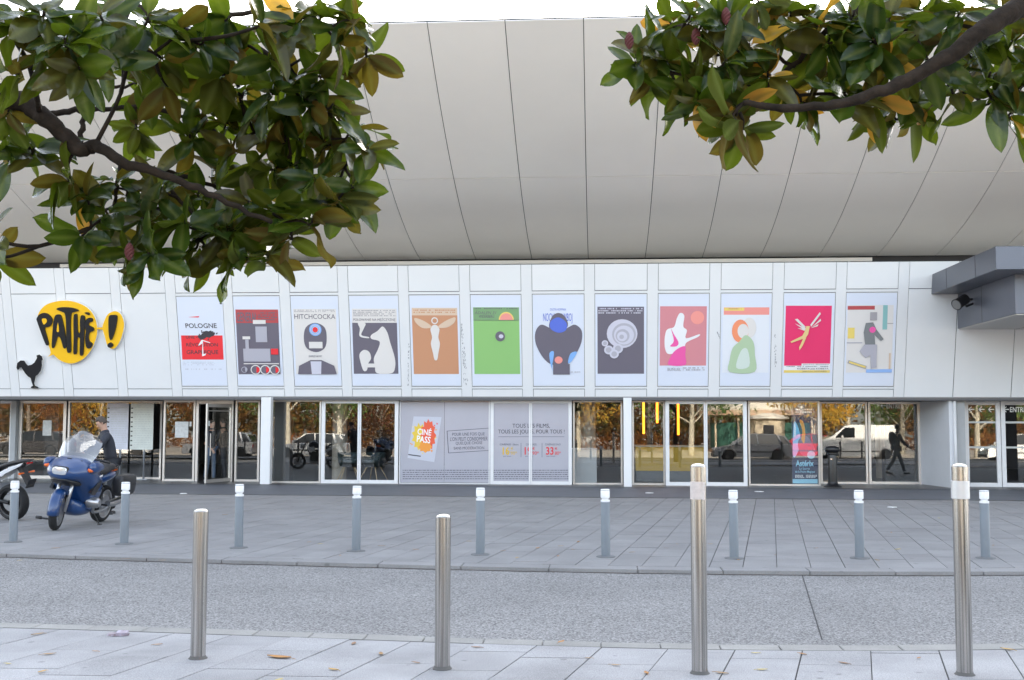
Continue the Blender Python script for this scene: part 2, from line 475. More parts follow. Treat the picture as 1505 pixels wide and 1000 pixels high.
for i, (xa, xb) in enumerate(allp):
    poster = i >= nle + 5
    e = G / 2
    if poster:
        band_piece('panel', xa + e, xb - e, ROW[1] + e, ROW[0], M_white)
        band_piece('rail', xa - .001, xb + .001, ROW[2] + e, ROW[1] - e, M_strip, -.002)
        band_piece('panel', xa + e, xb - e, ROW[3] + e, ROW[2] - e, M_white, -.006)
        band_piece('rail', xa - .001, xb + .001, ROW[4] + e, ROW[3] - e, M_strip, -.002)
        band_piece('panel', xa + e, xb - e, ROW[5], ROW[4] - e, M_white)
    else:
        band_piece('panel', xa + e, xb - e, ROW[1] + e, ROW[0], M_white)
        band_piece('panel', xa + e, xb - e, ROW[4] + e, ROW[1] - e, M_white)
        band_piece('panel', xa + e, xb - e, ROW[5], ROW[4] - e, M_white)
    nx = allp[i + 1][0] if i + 1 < len(allp) else bx(1332)
    band_piece('pilaster_strip', xb + .002, nx - .002, ZB, ZT, M_strip, .004)
xs = [bx(1332), bx(1404.7)]
while xs[-1] < XR: xs.append(xs[-1] + 1.46)
for a, b in zip(xs[:-1], xs[1:]):
    band_piece('panel', a + G / 2, b - G / 2, ROW[1] + G / 2, ZT, M_white)
    band_piece('panel', a + G / 2, b - G / 2, ZB, ROW[1] - G / 2, M_white)
mb = MB(); mb.box((XL, YT + .14, ZT - .14), (XR, 35.4, ZT - .06)); mb.build('terrace_roof', mat('white roof membrane', (.78, .77, .75), .6), bld, world=True)
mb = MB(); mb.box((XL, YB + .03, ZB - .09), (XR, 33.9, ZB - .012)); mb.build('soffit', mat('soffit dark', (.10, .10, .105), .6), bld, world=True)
mb = MB(); mb.box((XL, YB + .012, ZB - .03), (XR, YB + .034, ZB + .02)); mb.build('drip_edge', mat('drip metal', (.2, .2, .21), .4, metal=.6), bld, world=True)
# ledge in front of the hull foot
lx0, lx1 = on_y(90, 384, 32.7).x, on_y(1281, 384, 32.7).x
zt0 = on_y(870, 382.6, 32.7).z
mb = MB(); mb.box((lx0, 32.62, zt0 - .10), (lx1, 32.74, zt0)); mb.build('ledge_beam', mat('cream ledge', (.62, .59, .56), .5), bld, world=True)
k = lx0
while k < lx1:
    mb = MB(); mb.box((k + .03, 32.64, ZT - .07), (k + .09, 32.72, zt0 - .101)); mb.build('ledge_post', M_strip, bld, world=True); k += 1.637

# ---- the hull: curved overhanging cladding
def hull_profile():
    p0, p1, p2 = Vector((33.0, 6.42)), Vector((27.80, 7.69)), Vector((23.258, 10.03))
    c = np.polyfit([p0.x, p1.x, p2.x], [p0.y, p1.y, p2.y], 2)
    f = lambda Y: float(np.polyval(c, Y))
    low = [(p0.x + (p1.x - p0.x) * i / 8, f(p0.x + (p1.x - p0.x) * i / 8)) for i in range(9)]
    up = [(p1.x + (p2.x - p1.x) * i / 8, f(p1.x + (p2.x - p1.x) * i / 8)) for i in range(9)]
    return low, up, f
low, up, hf = hull_profile()
X0 = on_y(864.6, 380, 33.0).x; MOD = 1.637
def hull_panel(name, prof, xa, xb, lift, m, th):
    mb = MB(); n = len(prof); top = []; bot = []
    for i in range(n):
        a = prof[max(0, i - 1)]; b = prof[min(n - 1, i + 1)]
        t = Vector((b[0] - a[0], b[1] - a[1])).normalized(); nr = Vector((t.y, -t.x))
        if nr.y > 0: nr = -nr
        q = Vector(prof[i]) + nr * lift; r = q - nr * th
        bot.append(q); top.append(r)
    vs = []
    for q, r in zip(bot, top): vs += [(xa, q.x, q.y), (xb, q.x, q.y), (xb, r.x, r.y), (xa, r.x, r.y)]
    fs = []
    for i in range(n - 1):
        k = 4 * i
        for s in range(4):
            fs.append((k + s, k + 4 + s, k + 4 + (s + 1) % 4, k + (s + 1) % 4))
    fs.append((0, 1, 2, 3)); fs.append((4 * n - 1, 4 * n - 2, 4 * n - 3, 4 * n - 4))
    mb.add(vs, fs)
    return mb.build(name, m, bld, world=True, smooth=True, auto=30)
lowg = [(p[0] - (.012 if i == 0 else 0), p[1]) for i, p in enumerate(low)]
g = .009
def shorten(pr, a, b):
    pr = [Vector(p) for p in pr]
    d0 = (pr[1] - pr[0]).normalized() * a; d1 = (pr[-2] - pr[-1]).normalized() * b
    pr[0] = pr[0] + d0; pr[-1] = pr[-1] + d1
    return [tuple(p) for p in pr]
for i in range(-14, 15):
    xa, xb = X0 + i * MOD + g, X0 + (i + 1) * MOD - g
    hull_panel('hull_panel', shorten(low, 0, .013), xa, xb, 0, M_hull, .02)
    hull_panel('hull_panel', shorten(up, .013, 0), xa, xb, 0, M_hull, .02)
HX0, HX1 = X0 - 14 * MOD, X0 + 15 * MOD
hull_panel('hull_backing', low + up[1:], HX0, HX1, -.022, M_back, .05)
zr = up[-1][1] + .016
mb = MB(); mb.box((HX0, 23.36, zr - .05), (HX1, 62, zr)); mb.build('roof', mat('roof sheet', (.4, .4, .4), .5), bld, world=True)
mb = MB(); mb.box((HX0, 33.2, 6.25), (HX1, 33.5, zr - .26)); mb.build('inner_wall', M_back, bld, world=True)
mb = MB(); mb.box((HX0, 61.5, .0), (HX1, 62.0, zr - .26)); mb.build('rear_wall', M_wallw, bld, world=True)
for x in (HX0, HX1 - .4):
    mb = MB(); mb.box((x, 34.0, 0), (x + .4, 61.4, zr - .26)); mb.build('side_wall', M_wallw, bld, world=True)

# ---- lobby behind the glass
LF = .012
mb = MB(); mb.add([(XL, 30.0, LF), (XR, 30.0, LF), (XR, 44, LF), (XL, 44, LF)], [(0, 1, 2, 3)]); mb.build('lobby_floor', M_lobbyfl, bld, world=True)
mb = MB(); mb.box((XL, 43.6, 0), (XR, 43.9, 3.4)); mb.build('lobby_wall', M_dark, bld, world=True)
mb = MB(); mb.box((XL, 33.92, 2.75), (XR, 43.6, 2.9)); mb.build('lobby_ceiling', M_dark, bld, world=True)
M_col = mat('beige column', (.42, .37, .31), .6)
for px, Y, r in ((499, 32.6, .22), (863, 32.6, .24), (1300, 36, .25), (690, 34, .24)):
    p = on_y(px, 690, Y); mb = MB(); mb.lathe([(r, LF), (r, 2.27 if Y < 33.9 else 2.75)], 24, (p.x, Y, 0)); mb.build('column', M_col, bld, world=True, smooth=True, auto=40)
M_darkc = mat('black pier', (.02, .02, .022), .5)
for px, Y, wd in ((74, 32.9, .42), (1325, 33.5, .9), (412, 31.6, .5)):
    p = on_y(px, 690, Y); mb = MB(); mb.box((p.x - wd / 2, Y, LF), (p.x + wd / 2, Y + .4, 2.26)); mb.build('pier', M_darkc, bld, world=True)
# ---- ground-floor glazing
ZG = ZB - .094
TILT = .0050
def window(Y, pa, pb, fw, m, kind='window', fd=.07, pane=True, y_ref=650, fl_=None, fr_=None):
    fl_ = fl_ or fw; fr_ = fr_ or fw
    xa, xb = on_y(pa, y_ref, Y).x, on_y(pb, y_ref, Y).x
    mb = MB(); z0, z1 = .006, ZG
    mb.box((xa, Y - fd / 2, z0), (xa + fl_, Y + fd / 2, z1)); mb.box((xb - fr_, Y - fd / 2, z0), (xb, Y + fd / 2, z1))
    mb.box((xa + fl_, Y - fd / 2 + .002, z0), (xb - fr_, Y + fd / 2 - .002, z0 + fw)); mb.box((xa + fl_, Y - fd / 2 + .002, z1 - fw * .9), (xb - fr_, Y + fd / 2 - .002, z1))
    w_ = mb.build(kind, m, bld, world=True, bevel=.004, bseg=1)
    if pane:
        p = MB(); zc0, zc1 = z0 + fw - .01, z1 - fw * .9 + .01
        dy = (zc1 - zc0) * TILT; t = .008
        p.hexa([(xa + fl_ - .005, Y - dy / 2, zc0), (xb - fr_ + .005, Y - dy / 2, zc0), (xb - fr_ + .005, Y - dy / 2 + t, zc0), (xa + fl_ - .005, Y - dy / 2 + t, zc0),
                (xa + fl_ - .005, Y + dy / 2, zc1), (xb - fr_ + .005, Y + dy / 2, zc1), (xb - fr_ + .005, Y + dy / 2 + t, zc1), (xa + fl_ - .005, Y + dy / 2 + t, zc1)])
        o = p.build('pane', M_glass, w_, world=True)
    return w_
YA, YBB, YC, YF, YH, YI, YJ = 32.3, 31.45, 30.85, 31.10, 31.10, 32.3, 31.25
for a, b in ((-420, -275), (-272, -130), (-126, 19)): window(YA, a, b, .10, M_frame)
window(YA, 27.5, 97, .09, M_alu); window(YA, 99.5, 238, .06, M_alu)
px_ = on_y(19.5, 650, YA); mb = MB(); mb.box((px_.x, YA - .18, .005), (px_.x + .15, YA + .1, ZG)); mb.build('post', M_concrete, bld, world=True)
window(YBB, 240, 287, .06, M_alu)
window(YBB, 345.5, 382, .06, M_alu)
# jambs and the leaf of the entrance door that stands open
xh = on_y(343, 650, YBB).x; xl = on_y(288.5, 650, YBB).x
mb = MB(); mb.box((xl, YBB - .06, .006), (xl + .07, YBB + .06, ZG)); mb.box((xh - .05, YBB - .06, .006), (xh, YBB + .06, ZG)); mb.box((xl + .07, YBB - .05, ZG - .10), (xh - .05, YBB + .05, ZG))
mb.build('door_jamb', M_alu, bld, world=True)
hin = Vector((xh - .06, YBB - .05, 0)); tip = on_z(301.5, 711.4); tip.z = 0
dv = tip - hin; dn = dv.normalized(); dp = Vector((-dn.y, dn.x, 0))
def leaf_box(s0, s1, z0, z1, th):
    a = hin + dn * s0; b = hin + dn * s1; o = dp * th / 2
    return [a - o + Vector((0, 0, z0)), b - o + Vector((0, 0, z0)), b + o + Vector((0, 0, z0)), a + o + Vector((0, 0, z0)),
            a - o + Vector((0, 0, z1)), b - o + Vector((0, 0, z1)), b + o + Vector((0, 0, z1)), a + o + Vector((0, 0, z1))]
Ld = dv.length; mb = MB(); fw = .055
for q in (leaf_box(0, fw, .02, ZG - .11, .045), leaf_box(Ld - fw, Ld, .02, ZG - .11, .045), leaf_box(fw, Ld - fw, .02, .11, .043), leaf_box(fw, Ld - fw, ZG - .2, ZG - .11, .043), leaf_box(fw, Ld - fw, 1.95, 1.975, .03)): mb.hexa(q)
leafo = mb.build('door', M_alu, bld, world=True)
mb = MB(); mb.hexa(leaf_box(fw - .005, Ld - fw + .005, .105, ZG - .19, .010)); mb.build('pane', M_glass, leafo, world=True)
mb = MB(); mb.tube([hin + dn * (Ld - .10) + dp * .07 + Vector((0, 0, .75)), hin + dn * (Ld - .10) + dp * .07 + Vector((0, 0, 1.35))], .015, 8); mb.build('handle', M_alu, leafo, world=True)
# white posts in front of the glass line
for a, b, yb in ((382.5, 397, 30.1), (916.5, 928.5, 30.1)):
    xa, xb = on_y(a, 660, yb).x, on_y(b, 660, yb).x
    mb = MB(); mb.box((xa, yb, .005), (xb, yb + .22, ZB - .032)); mb.build('post', M_strip, bld, world=True, bevel=.006, bseg=1)
window(YC, 398, 472, .05, M_alu)
window(YC - .05, 472.5, 528, .10, M_frame, fr_=.045); window(YC - .05, 528.3, 585.5, .10, M_frame, fl_=.045)
wd1 = window(YC, 587, 720, .03, M_frame)
wd2 = window(YC, 720.8, 779.6, .09, M_frame, fr_=.04); window(YC, 779.9, 840.5, .09, M_frame, fl_=.04)
window(YF, 842, 915, .05, M_alu); window(YF, 929, 977.5, .05, M_alu)
window(YC - .05, 978, 1037, .10, M_frame, fr_=.045); window(YC - .05, 1037.3, 1098, .10, M_frame, fl_=.045)
window(YH, 1099.5, 1205, .05, M_alu)
window(YI, 1205, 1275, .06, M_alu); window(YI, 1276, 1352.5, .07, M_alu)
# glass fin between the two planes
xf = on_y(1205.3, 650, YH).x; mb = MB(); mb.box((xf + .006, YH + .05, .02), (xf + .016, YI - .05, ZG)); mb.build('pane', M_glass, bld, world=True)
# splayed return wall, post, concrete pier at the right
a = on_y(1353, 700, YI); b = on_y(1397, 700, 30.62)
mb = MB(); mb.prism([(a.x, YI + .03, .006), (b.x, 30.62, .006), (b.x + .12, 30.62, .006), (b.x + .12, YI + .03, .006)], (0, 0, ZG - .006)); mb.build('return_wall', M_wallw, bld, world=True)
b2 = on_y(1402, 700, 30.62)
mb = MB(); mb.tube([(b2.x + .045, 30.58, .006), (b2.x + .045, 30.58, ZG)], .04, 12); mb.build('rain_pipe', M_frame, bld, world=True, smooth=True)
c0, c1 = on_y(1405.5, 700, 30.9).x, on_y(1417, 700, 30.9).x
mb = MB(); mb.box((c0 - .02, 30.72, .006), (c1, 31.4, ZG)); mb.build('concrete_pier', M_concrete, bld, world=True)
for a, b in ((1417.5, 1470.5), (1471.5, 1560), (1561, 1650), (1651, 1740), (1742, 1830)): window(YJ, a, b, .11, M_frame)
# lettering and arrows on the door glass
M_wtext = mat('white vinyl lettering', (.8, .8, .78), .5)
def flat_quad(Y, x0, y0, x1, y1, off=0.0):
    return [on_y(x0, y0, Y + off), on_y(x1, y0, Y + off), on_y(x1, y1, Y + off), on_y(x0, y1, Y + off)]
def arrow(Y, x0, y0, x1, y1):
    P = [(0, .5), (.45, 0), (.62, 0), (.26, .42), (1, .42), (1, .58), (.26, .58), (.62, 1), (.45, 1)]
    q = [on_y(x0 + (x1 - x0) * u, y0 + (y1 - y0) * v, Y) for u, v in P]
    mb = MB(); mb.prism(q, (0, .002, 0)); mb.build('arrow', M_wtext, bld, world=True)
for x in (1212.5, 1226, 1240): arrow(YI - .03, x, 593, x + 7.5, 600.5)
arrow(YI - .03, 1294, 592.5, 1302, 600.5)
text_part('lettering', 'ENTRÉE', flat_quad(YI - .03, 1303, 591.5, 1327, 600.5), M_wtext, bld, .01)
for x in (1423, 1438, 1452): arrow(YJ - .03, x, 598, x + 9, 606)
arrow(YJ - .03, 1474.5, 598, 1483, 606)
text_part('lettering', 'ENTRÉE', flat_quad(YJ - .03, 1484.5, 596.5, 1512, 606), M_wtext, bld, .01)
for z in (1.02, 1.68):
    p0, p1 = on_y(1423, 650, YJ), on_y(1552, 650, YJ)
    mb = MB(); mb.box((p0.x, YJ - .022, z), (p1.x, YJ - .016, z + .05)); mb.build('safety_band', mat('frosted vinyl', (.5, .52, .5), .6), bld, world=True)
# small notices stuck on the glass
M_notice = mat('notice paper', (.55, .56, .55), .6, var=.2, vscale=14)
for (x0, y0, x1, y1, Y) in ((62.5, 618, 76, 640.5, YA), (257, 620, 277, 643.5, YBB), (278.5, 620, 281.5, 627, YBB), (305, 619, 308.5, 626.5, YBB - .6)):
    a = on_y(x0, y1, Y - .012); b = on_y(x1, y0, Y - .012)
    mb = MB(); mb.box((a.x, Y - .014, a.z), (b.x, Y - .011, b.z)); mb.build('notice', M_notice, bld, world=True)

# ---- dark slate canopy beside the band, on the right
cp = empty('side_canopy', (12.0, 28.0, 0), label='slate grey clad canopy box jutting out from the white band', cat='canopy')
zs1 = on_y(1371, 404.2, 29.8).z; zs0 = zs1 - .50
mb = MB(); mb.box((8.47, 25.0, zs0), (20.0, 29.9, zs1))
mb.build('upper_slab', M_slate, cp, world=True, bevel=.008, bseg=1)
for y in (26.35, 28.5):
    mb = MB(); mb.box((8.4655, y, zs0 + .003), (8.4695, y + .012, zs1 - .003)); mb.build('seam', M_back, cp, world=True)
zl0 = on_y(1408, 483.5, 29.9).z
mb = MB(); mb.box((9.13, 25.8, zl0), (20.0, 29.88, zs0 - .002)); mb.build('lower_box', M_slate, cp, world=True, bevel=.006, bseg=1)
mb = MB(); mb.box((9.1255, 28.0, zl0 + .003), (9.1295, 28.012, zs0 - .01)); mb.build('seam', M_back, cp, world=True)
mb = MB(); mb.box((9.16, 25.83, zl0 - .02), (19.9, 29.86, zl0 - .002)); mb.build('soffit', mat('pale soffit', (.55, .53, .5), .5), cp, world=True)
for x in (10.55, 12.0, 13.5):
    mb = MB(); mb.box((x, 25.835, zl0 - .0225), (x + .012, 29.85, zl0 - .0205)); mb.build('seam', M_back, cp, world=True)
mb = MB(); mb.box((12.4, 26.0, .006), (12.75, 26.3, zl0 - .021)); mb.build('column', M_slate, cp, world=True)
# spotlight fixed on the canopy corner
M_blk = mat('matt black metal', (.018, .018, .02), .45)
sp = empty('spotlight', (9.02, 28.6, 4.5), label='black spotlight clamped on the slate canopy corner', cat='spotlight')
c = on_y(1413, 443.5, 28.6)
mb = MB(); d = Vector((-.55, -.35, -.32)).normalized()
mb.tube([c - d * .20, c - d * .16, c + d * .12, c + d * .20], [.07, .13, .13, .145], 16); mb.build('housing', M_blk, sp, world=True, smooth=True, auto=40)
mb = MB(); mb.tube([c + d * .196, c + d * .203], [.12, .12], 16); mb.build('lens', mat('lamp lens', (.2, .2, .2), .1), sp, world=True)
mb = MB(); mb.tube([c - d * .1, Vector((9.12, c.y + .05, c.z + .06))], .03, 8); mb.tube([c + Vector((.1, 0, -.12)), Vector((9.125, c.y + .02, c.z - .05))], .03, 8); mb.build('bracket', M_blk, sp, world=True)

# ---- things inside the lobby
M_yel = mat('yellow counter front', (.55, .34, .02), .4)
cnt = empty('counter', (2.4, 33.2, LF), label='yellow reception counter inside the lobby behind the glass doors', cat='counter')
xa, xb = on_y(934, 690, 33.0).x, on_y(1036, 690, 33.0).x
mb = MB(); mb.box((xa, 33.0, .30), (xb, 33.6, .98)); mb.build('front', M_yel, cnt, world=True, bevel=.01)
mb = MB(); mb.box((xa + .03, 33.03, LF), (xb - .03, 33.57, .299)); mb.build('plinth', mat('grey plinth', (.12, .13, .14), .5), cnt, world=True)
mb = MB(); mb.box((xa - .03, 32.95, .982), (xb + .03, 33.65, 1.03)); mb.build('worktop', mat('pale worktop', (.5, .45, .35), .3), cnt, world=True, bevel=.005)
M_tube = mat('warm light tube', (.5, .2, .05), .4, emit=(1.0, .22, .015), estr=1.1)
for px, y0, y1 in ((946, 598, 638), (966, 594.5, 622), (997, 592, 639.5)):
    Y = 34.2; p = on_y(px, y1, Y); q = on_y(px, y0 - 3, Y)
    t = empty('light_tube', (p.x, Y, p.z), label='glowing orange light tube hanging in the lobby above the yellow counter', cat='lamp', group='orange light tubes above the counter')
    mb = MB(); mb.tube([(0, 0, 0), (0, 0, 2.62 - p.z)], .035, 10); mb.build('tube', M_tube, t, smooth=True)
    mb = MB(); mb.tube([(0, 0, 2.621 - p.z), (0, 0, 2.75 - p.z)], .02, 8); mb.build('holder', M_blk, t)
pl = on_y(860, 700, 32.0)
pb = empty('display_plinth', (pl.x, 32.0, LF), label='pale grey display plinth behind the glass by the white post', cat='plinth')
mb = MB(); mb.box((-.42, -.2, 0), (.32, .2, .92)); mb.build('body', mat('pale plinth', (.5, .52, .54), .5), pb, bevel=.01)
mb = MB(); mb.box((-.44, -.22, .921), (.34, .22, .95)); mb.build('top', M_frame, pb)
# tub chairs
M_chair = mat('dark teal shell', (.035, .055, .058), .5); M_wood = mat('pale beech', (.5, .36, .2), .5)
def tub_chair(px, Y, rz, label):
    p = on_y(px, 700, Y); r = empty('tub_chair', (p.x, Y, LF), rz, label, 'chair', 'tub chairs in the lobby')
    mb = MB(); rs = []
    for k, (sc, z) in enumerate(((.20, .40), (.27, .42), (.32, .52), (.345, .66), (.35, .80))):
        ring = []
        for j in range(20):
            a = 2 * math.pi * j / 20; up_ = z if k < 3 else z - (.20 * max(0, math.cos(a)) ** 1.0 if k >= 3 else 0)
            ring.append((sc * math.cos(a), sc * .95 * math.sin(a), up_))
        rs.append(ring)
    inner = [[(x * .9, y * .9, max(z, .455)) for x, y, z in r_] for r_ in reversed(rs)]
    mb.rings(rs + inner); mb.build('shell', M_chair, r, smooth=True)
    mb = MB(); mb.lathe([(.25, .452), (.27, .47), (.26, .50), (.2, .512)], 20); mb.build('cushion', mat('black cushion', (.02, .02, .022), .8), r, smooth=True)
    for sx in (-1, 1):
        for sy in (-1, 1):
            mb = MB(); mb.tube([(sx * .30, sy * .30, 0), (sx * .13, sy * .13, .41)], [.012, .02], 8); mb.build('leg', M_wood, r, smooth=True)
tub_chair(513, 31.95, R_(-70), 'dark teal tub chair with wooden legs beside the beige lobby column')
tub_chair(549, 32.0, R_(-110), 'dark teal tub chair with wooden legs near the printed window film')
# ================================================================== printed things
C_ = lambda n, c, r=.55: mat('print ' + n, c, r)
P_paper = C_('bluish paper', (.66, .70, .80), .42)
P_white = C_('white', (.78, .78, .80)); P_ink = C_('ink', (.045, .04, .05)); P_dark = C_('faded black', (.14, .125, .16)); P_mid = C_('warm grey', (.36, .34, .36))
P_red = C_('red', (.78, .03, .04)); P_dred = C_('brick red', (.46, .07, .075)); P_cream = C_('cream', (.70, .67, .65)); P_terra = C_('terracotta', (.55, .27, .15))
P_green = C_('green', (.26, .50, .17)); P_dgreen = C_('dull green', (.20, .36, .17)); P_coral = C_('coral', (.82, .30, .26)); P_yel = C_('yellow', (.80, .62, .16))
P_blue = C_('blue', (.10, .16, .62)); P_lblue = C_('light blue', (.22, .42, .78)); P_pale = C_('pale lilac', (.58, .57, .66)); P_rose = C_('rose', (.62, .24, .27))
P_mag = C_('magenta', (.80, .10, .36)); P_orange = C_('orange', (.85, .28, .14)); P_sage = C_('sage', (.42, .55, .36)); P_crim = C_('crimson', (.76, .03, .14))
P_gold = C_('gold', (.75, .55, .25)); P_teal = C_('teal', (.24, .47, .47)); P_sky = C_('sky', (.28, .45, .80)); P_tan = C_('tan', (.66, .50, .38)); P_lgrey = C_('light grey', (.42, .41, .47))

def bandquad(box, off):
    """box: top-left, top-right, bottom-right, bottom-left pixels on the leaning band"""
    return [band(*p, off) for p in box]
class Sheet:
    def __init__(s, root, q): s.root = root; s.q = q; s.lay = 0; s.n = BN
    def pt(s, u, v, off=0.0):
        a, b, c, d = s.q; return a.lerp(b, u).lerp(d.lerp(c, u), v) + s.n * off
    def shape(s, name, P, m, lift=None):
        s.lay += 1; off = (.0025 * s.lay if lift is None else lift)
        P = [s.pt(u, v, off) for u, v in P]
        mb = MB(); mb.prism(P, s.n * -.0012); return mb.build(name, m, s.root, world=True)
    def rect(s, name, u0, v0, u1, v1, m, lift=None): return s.shape(name, [(u0, v0), (u1, v0), (u1, v1), (u0, v1)], m, lift)
    def oval(s, name, cu, cv, ru, rv, m, lift=None, n=24, a0=0, a1=360):
        P = [(cu + ru * math.cos(R_(a0 + (a1 - a0) * k / n)), cv + rv * math.sin(R_(a0 + (a1 - a0) * k / n))) for k in range(n + (1 if a1 - a0 < 360 else 0))]
        return s.shape(name, P, m, lift)
    def text(s, t, u0, v0, u1, v1, m, bold=.0, slant=0.0):
        s.lay += 1; o = .0025 * s.lay
        return text_part('lettering', t, [s.pt(u0, v0, o), s.pt(u1, v0, o), s.pt(u1, v1, o), s.pt(u0, v1, o)], m, s.root, bold, slant)
    def fine(s, u0, v0, u1, v1, rows, m, seed=1):
        """rows of tiny unreadable print as one mesh of short strokes"""
        s.lay += 1; o = .0025 * s.lay; rg = random.Random(seed); mb = MB()
        for r in range(rows):
            va = v0 + (v1 - v0) * r / rows; vb = va + (v1 - v0) / rows * .55; u = u0
            while u < u1:
                wd = rg.uniform(.008, .03); 
                if rg.random() < .8: mb.add([s.pt(u, va, o), s.pt(min(u1, u + wd), va, o), s.pt(min(u1, u + wd), vb, o), s.pt(u, vb, o)], [(0, 1, 2, 3)])
                u += wd + rg.uniform(.005, .012)
        return setp(mb.build('fine_print', m, s.root, world=True), kind='stuff')
ART = [None,
 [(346, 455.2), (408.6, 455.2), (412.4, 550.4), (350.8, 550.4)], [(430.9, 454.4), (493.6, 454.4), (497, 550), (435.5, 550)],
 [(517, 454), (582.7, 454), (585.6, 549.6), (520.2, 549.6)], [(605, 452.8), (671.8, 452.8), (674.5, 550), (608.3, 550)],
 [(695.3, 452), (762.7, 452), (764.6, 550), (697.4, 550)], [(786.8, 452.8), (854.8, 452.8), (855.2, 550.6), (787.2, 550.6)],
 [(878, 451), (946.5, 451), (946.5, 549.6), (878.3, 549.6)], [(970.2, 450.4), (1039, 450.4), (1037.5, 547.7), (969.5, 547.7)],
 [(1062.5, 452), (1130.7, 452), (1129.4, 548), (1061.4, 548)], [(1155, 449.6), (1222.7, 449.6), (1219.5, 548), (1152, 548)],
 [(1246, 449), (1313.6, 448.6), (1310.4, 547.5), (1243, 548)]]
PLAB = ['white exhibition poster with a red block and sprayed black smear',
 'dark film poster with a red title band and pale engine-like shapes', 'cream film poster with blue and red rings above a dark shape',
 'dark violet film poster with a pale lumpy shape under thin title lines', 'terracotta film poster with a pale slender shape in the middle',
 'green film poster with a half sun in the top corner', 'white film poster with a large dark lobed shape and blue patches',
 'charcoal film poster with a pale ringed disc', 'rose film poster with a white and magenta shape', 'pale film poster with an orange disc over a sage green block',
 'crimson film poster with gold strokes above a white and yellow title', 'cream film poster with coloured bars and grey blocks']
SHEETS = []
for i, (xa, xb) in enumerate(POSTER_X):
    e = .016
    P = [bandp(xa + e, ROW[2] - .02, -.002), bandp(xb - e, ROW[2] - .02, -.002), bandp(xb - e, ROW[3] + .02, -.002), bandp(xa + e, ROW[3] + .02, -.002)]
    mb = MB(); mb.prism(P, BN * -.0025)
    c = sum(P, Vector()) / 4; mb2 = MB(); mb2.v = [v - c for v in mb.v]; mb2.f = mb.f; mb2.m = mb.m
    o = mb2.build('film_poster', P_paper); o.location = c
    setp(o, PLAB[i], 'poster', 'posters in the panels of the cinema band')
    q = P if ART[i] is None else [v + BN * -.002 for v in bandquad(ART[i], 0)]
    SHEETS.append(Sheet(o, q))
# 1 exhibition poster
s = SHEETS[0]
bq = lambda x, y: ((x - 262.6) / 68.4 - (y - 500) * .0, 0)
def P1(px, py, off): return band(px, py, off)
def pxshape(root, name, pts, m, off): 
    mb = MB(); mb.prism([band(x, y, off) for x, y in pts], BN * -.0012); return mb.build(name, m, root, world=True)
def pxtext(root, t, x0, y0, x1, y1, m, off, bold=.0, dx=0.0, slant=0.0):
    return text_part('lettering', t, [band(x0, y0, off), band(x1, y0, off), band(x1 + dx, y1, off), band(x0 + dx, y1, off)], m, root, bold, slant)
r0 = s.root
pxshape(r0, 'red_block', [(266, 493.3), (327, 493.3), (328.7, 528.8), (268, 528.8)], P_red, .001)
pxtext(r0, 'POLOGNE', 272, 475.5, 318, 482.5, P_ink, .002, .012, 1)
pxtext(r0, 'UNE', 273, 493.6, 286, 498, P_ink, .003, .012, .3); pxtext(r0, 'RÉVOLUTION', 273.4, 503.3, 320, 509.5, P_ink, .003, .012, .5); pxtext(r0, 'GRAPHIQUE', 274, 515, 320.5, 521.8, P_ink, .003, .012, .5)
pxshape(r0, 'red_stroke', [(276.5, 466.3), (292, 465), (293, 466.2), (291, 467)], P_red, .002)
rg = random.Random(5); bl = []
for k in range(26):
    a = 2 * math.pi * k / 26; rr = 1 + .25 * rg.uniform(-1, 1); bl.append((302.5 + 12.5 * rr * math.cos(a), 492.5 - 3.5 * math.cos(a) + 5.0 * rr * math.sin(a)))
pxshape(r0, 'spray_smear', bl, P_ink, .0045)
for k in range(14):
    a = rg.uniform(0, 6.3); d = rg.uniform(.9, 1.35); x, y, r = 302.5 + 13 * d * math.cos(a), 492.5 - 3 * math.cos(a) + 5.5 * d * math.sin(a), rg.uniform(.5, 1.3)
    pxshape(r0, 'spray_fleck', [(x + r * math.cos(t), y + r * math.sin(t)) for t in (0, 1.2, 2.4, 3.6, 4.8)], P_ink, .005 + .0001 * k)
pxshape(r0, 'white_scratch', [(296, 500), (298, 500), (299, 521), (303, 519.5), (302, 522.5), (297, 524), (297.5, 505), (292, 508.5), (291.5, 507.5)], P_white, .0055)
pxshape(r0, 'white_scratch', [(297, 499.6), (309, 503.6), (308.5, 504.6), (297, 501.2)], P_white, .0056)
def px_fine(root, x0, y0, x1, y1, rows, m, off, seed, dens=.8):
    rg = random.Random(seed); mb = MB()
    for r in range(rows):
        ya = y0 + (y1 - y0) * r / rows; yb = ya + (y1 - y0) / rows * .5; x = x0
        while x < x1:
            wd = rg.uniform(.6, 2.2)
            if rg.random() < dens: mb.add([band(x, ya, off), band(min(x1, x + wd), ya, off), band(min(x1, x + wd), yb, off), band(x, yb, off)], [(0, 1, 2, 3)])
            x += wd + rg.uniform(.4, 1.0)
    setp(mb.build('fine_print', m, root, world=True), kind='stuff')
P_faint = C_('faint print', (.52, .54, .62))
px_fine(r0, 269, 532, 316, 538, 3, P_faint, .002, 4); px_fine(r0, 271, 542, 326, 545.5, 1, P_faint, .002, 8, .35)
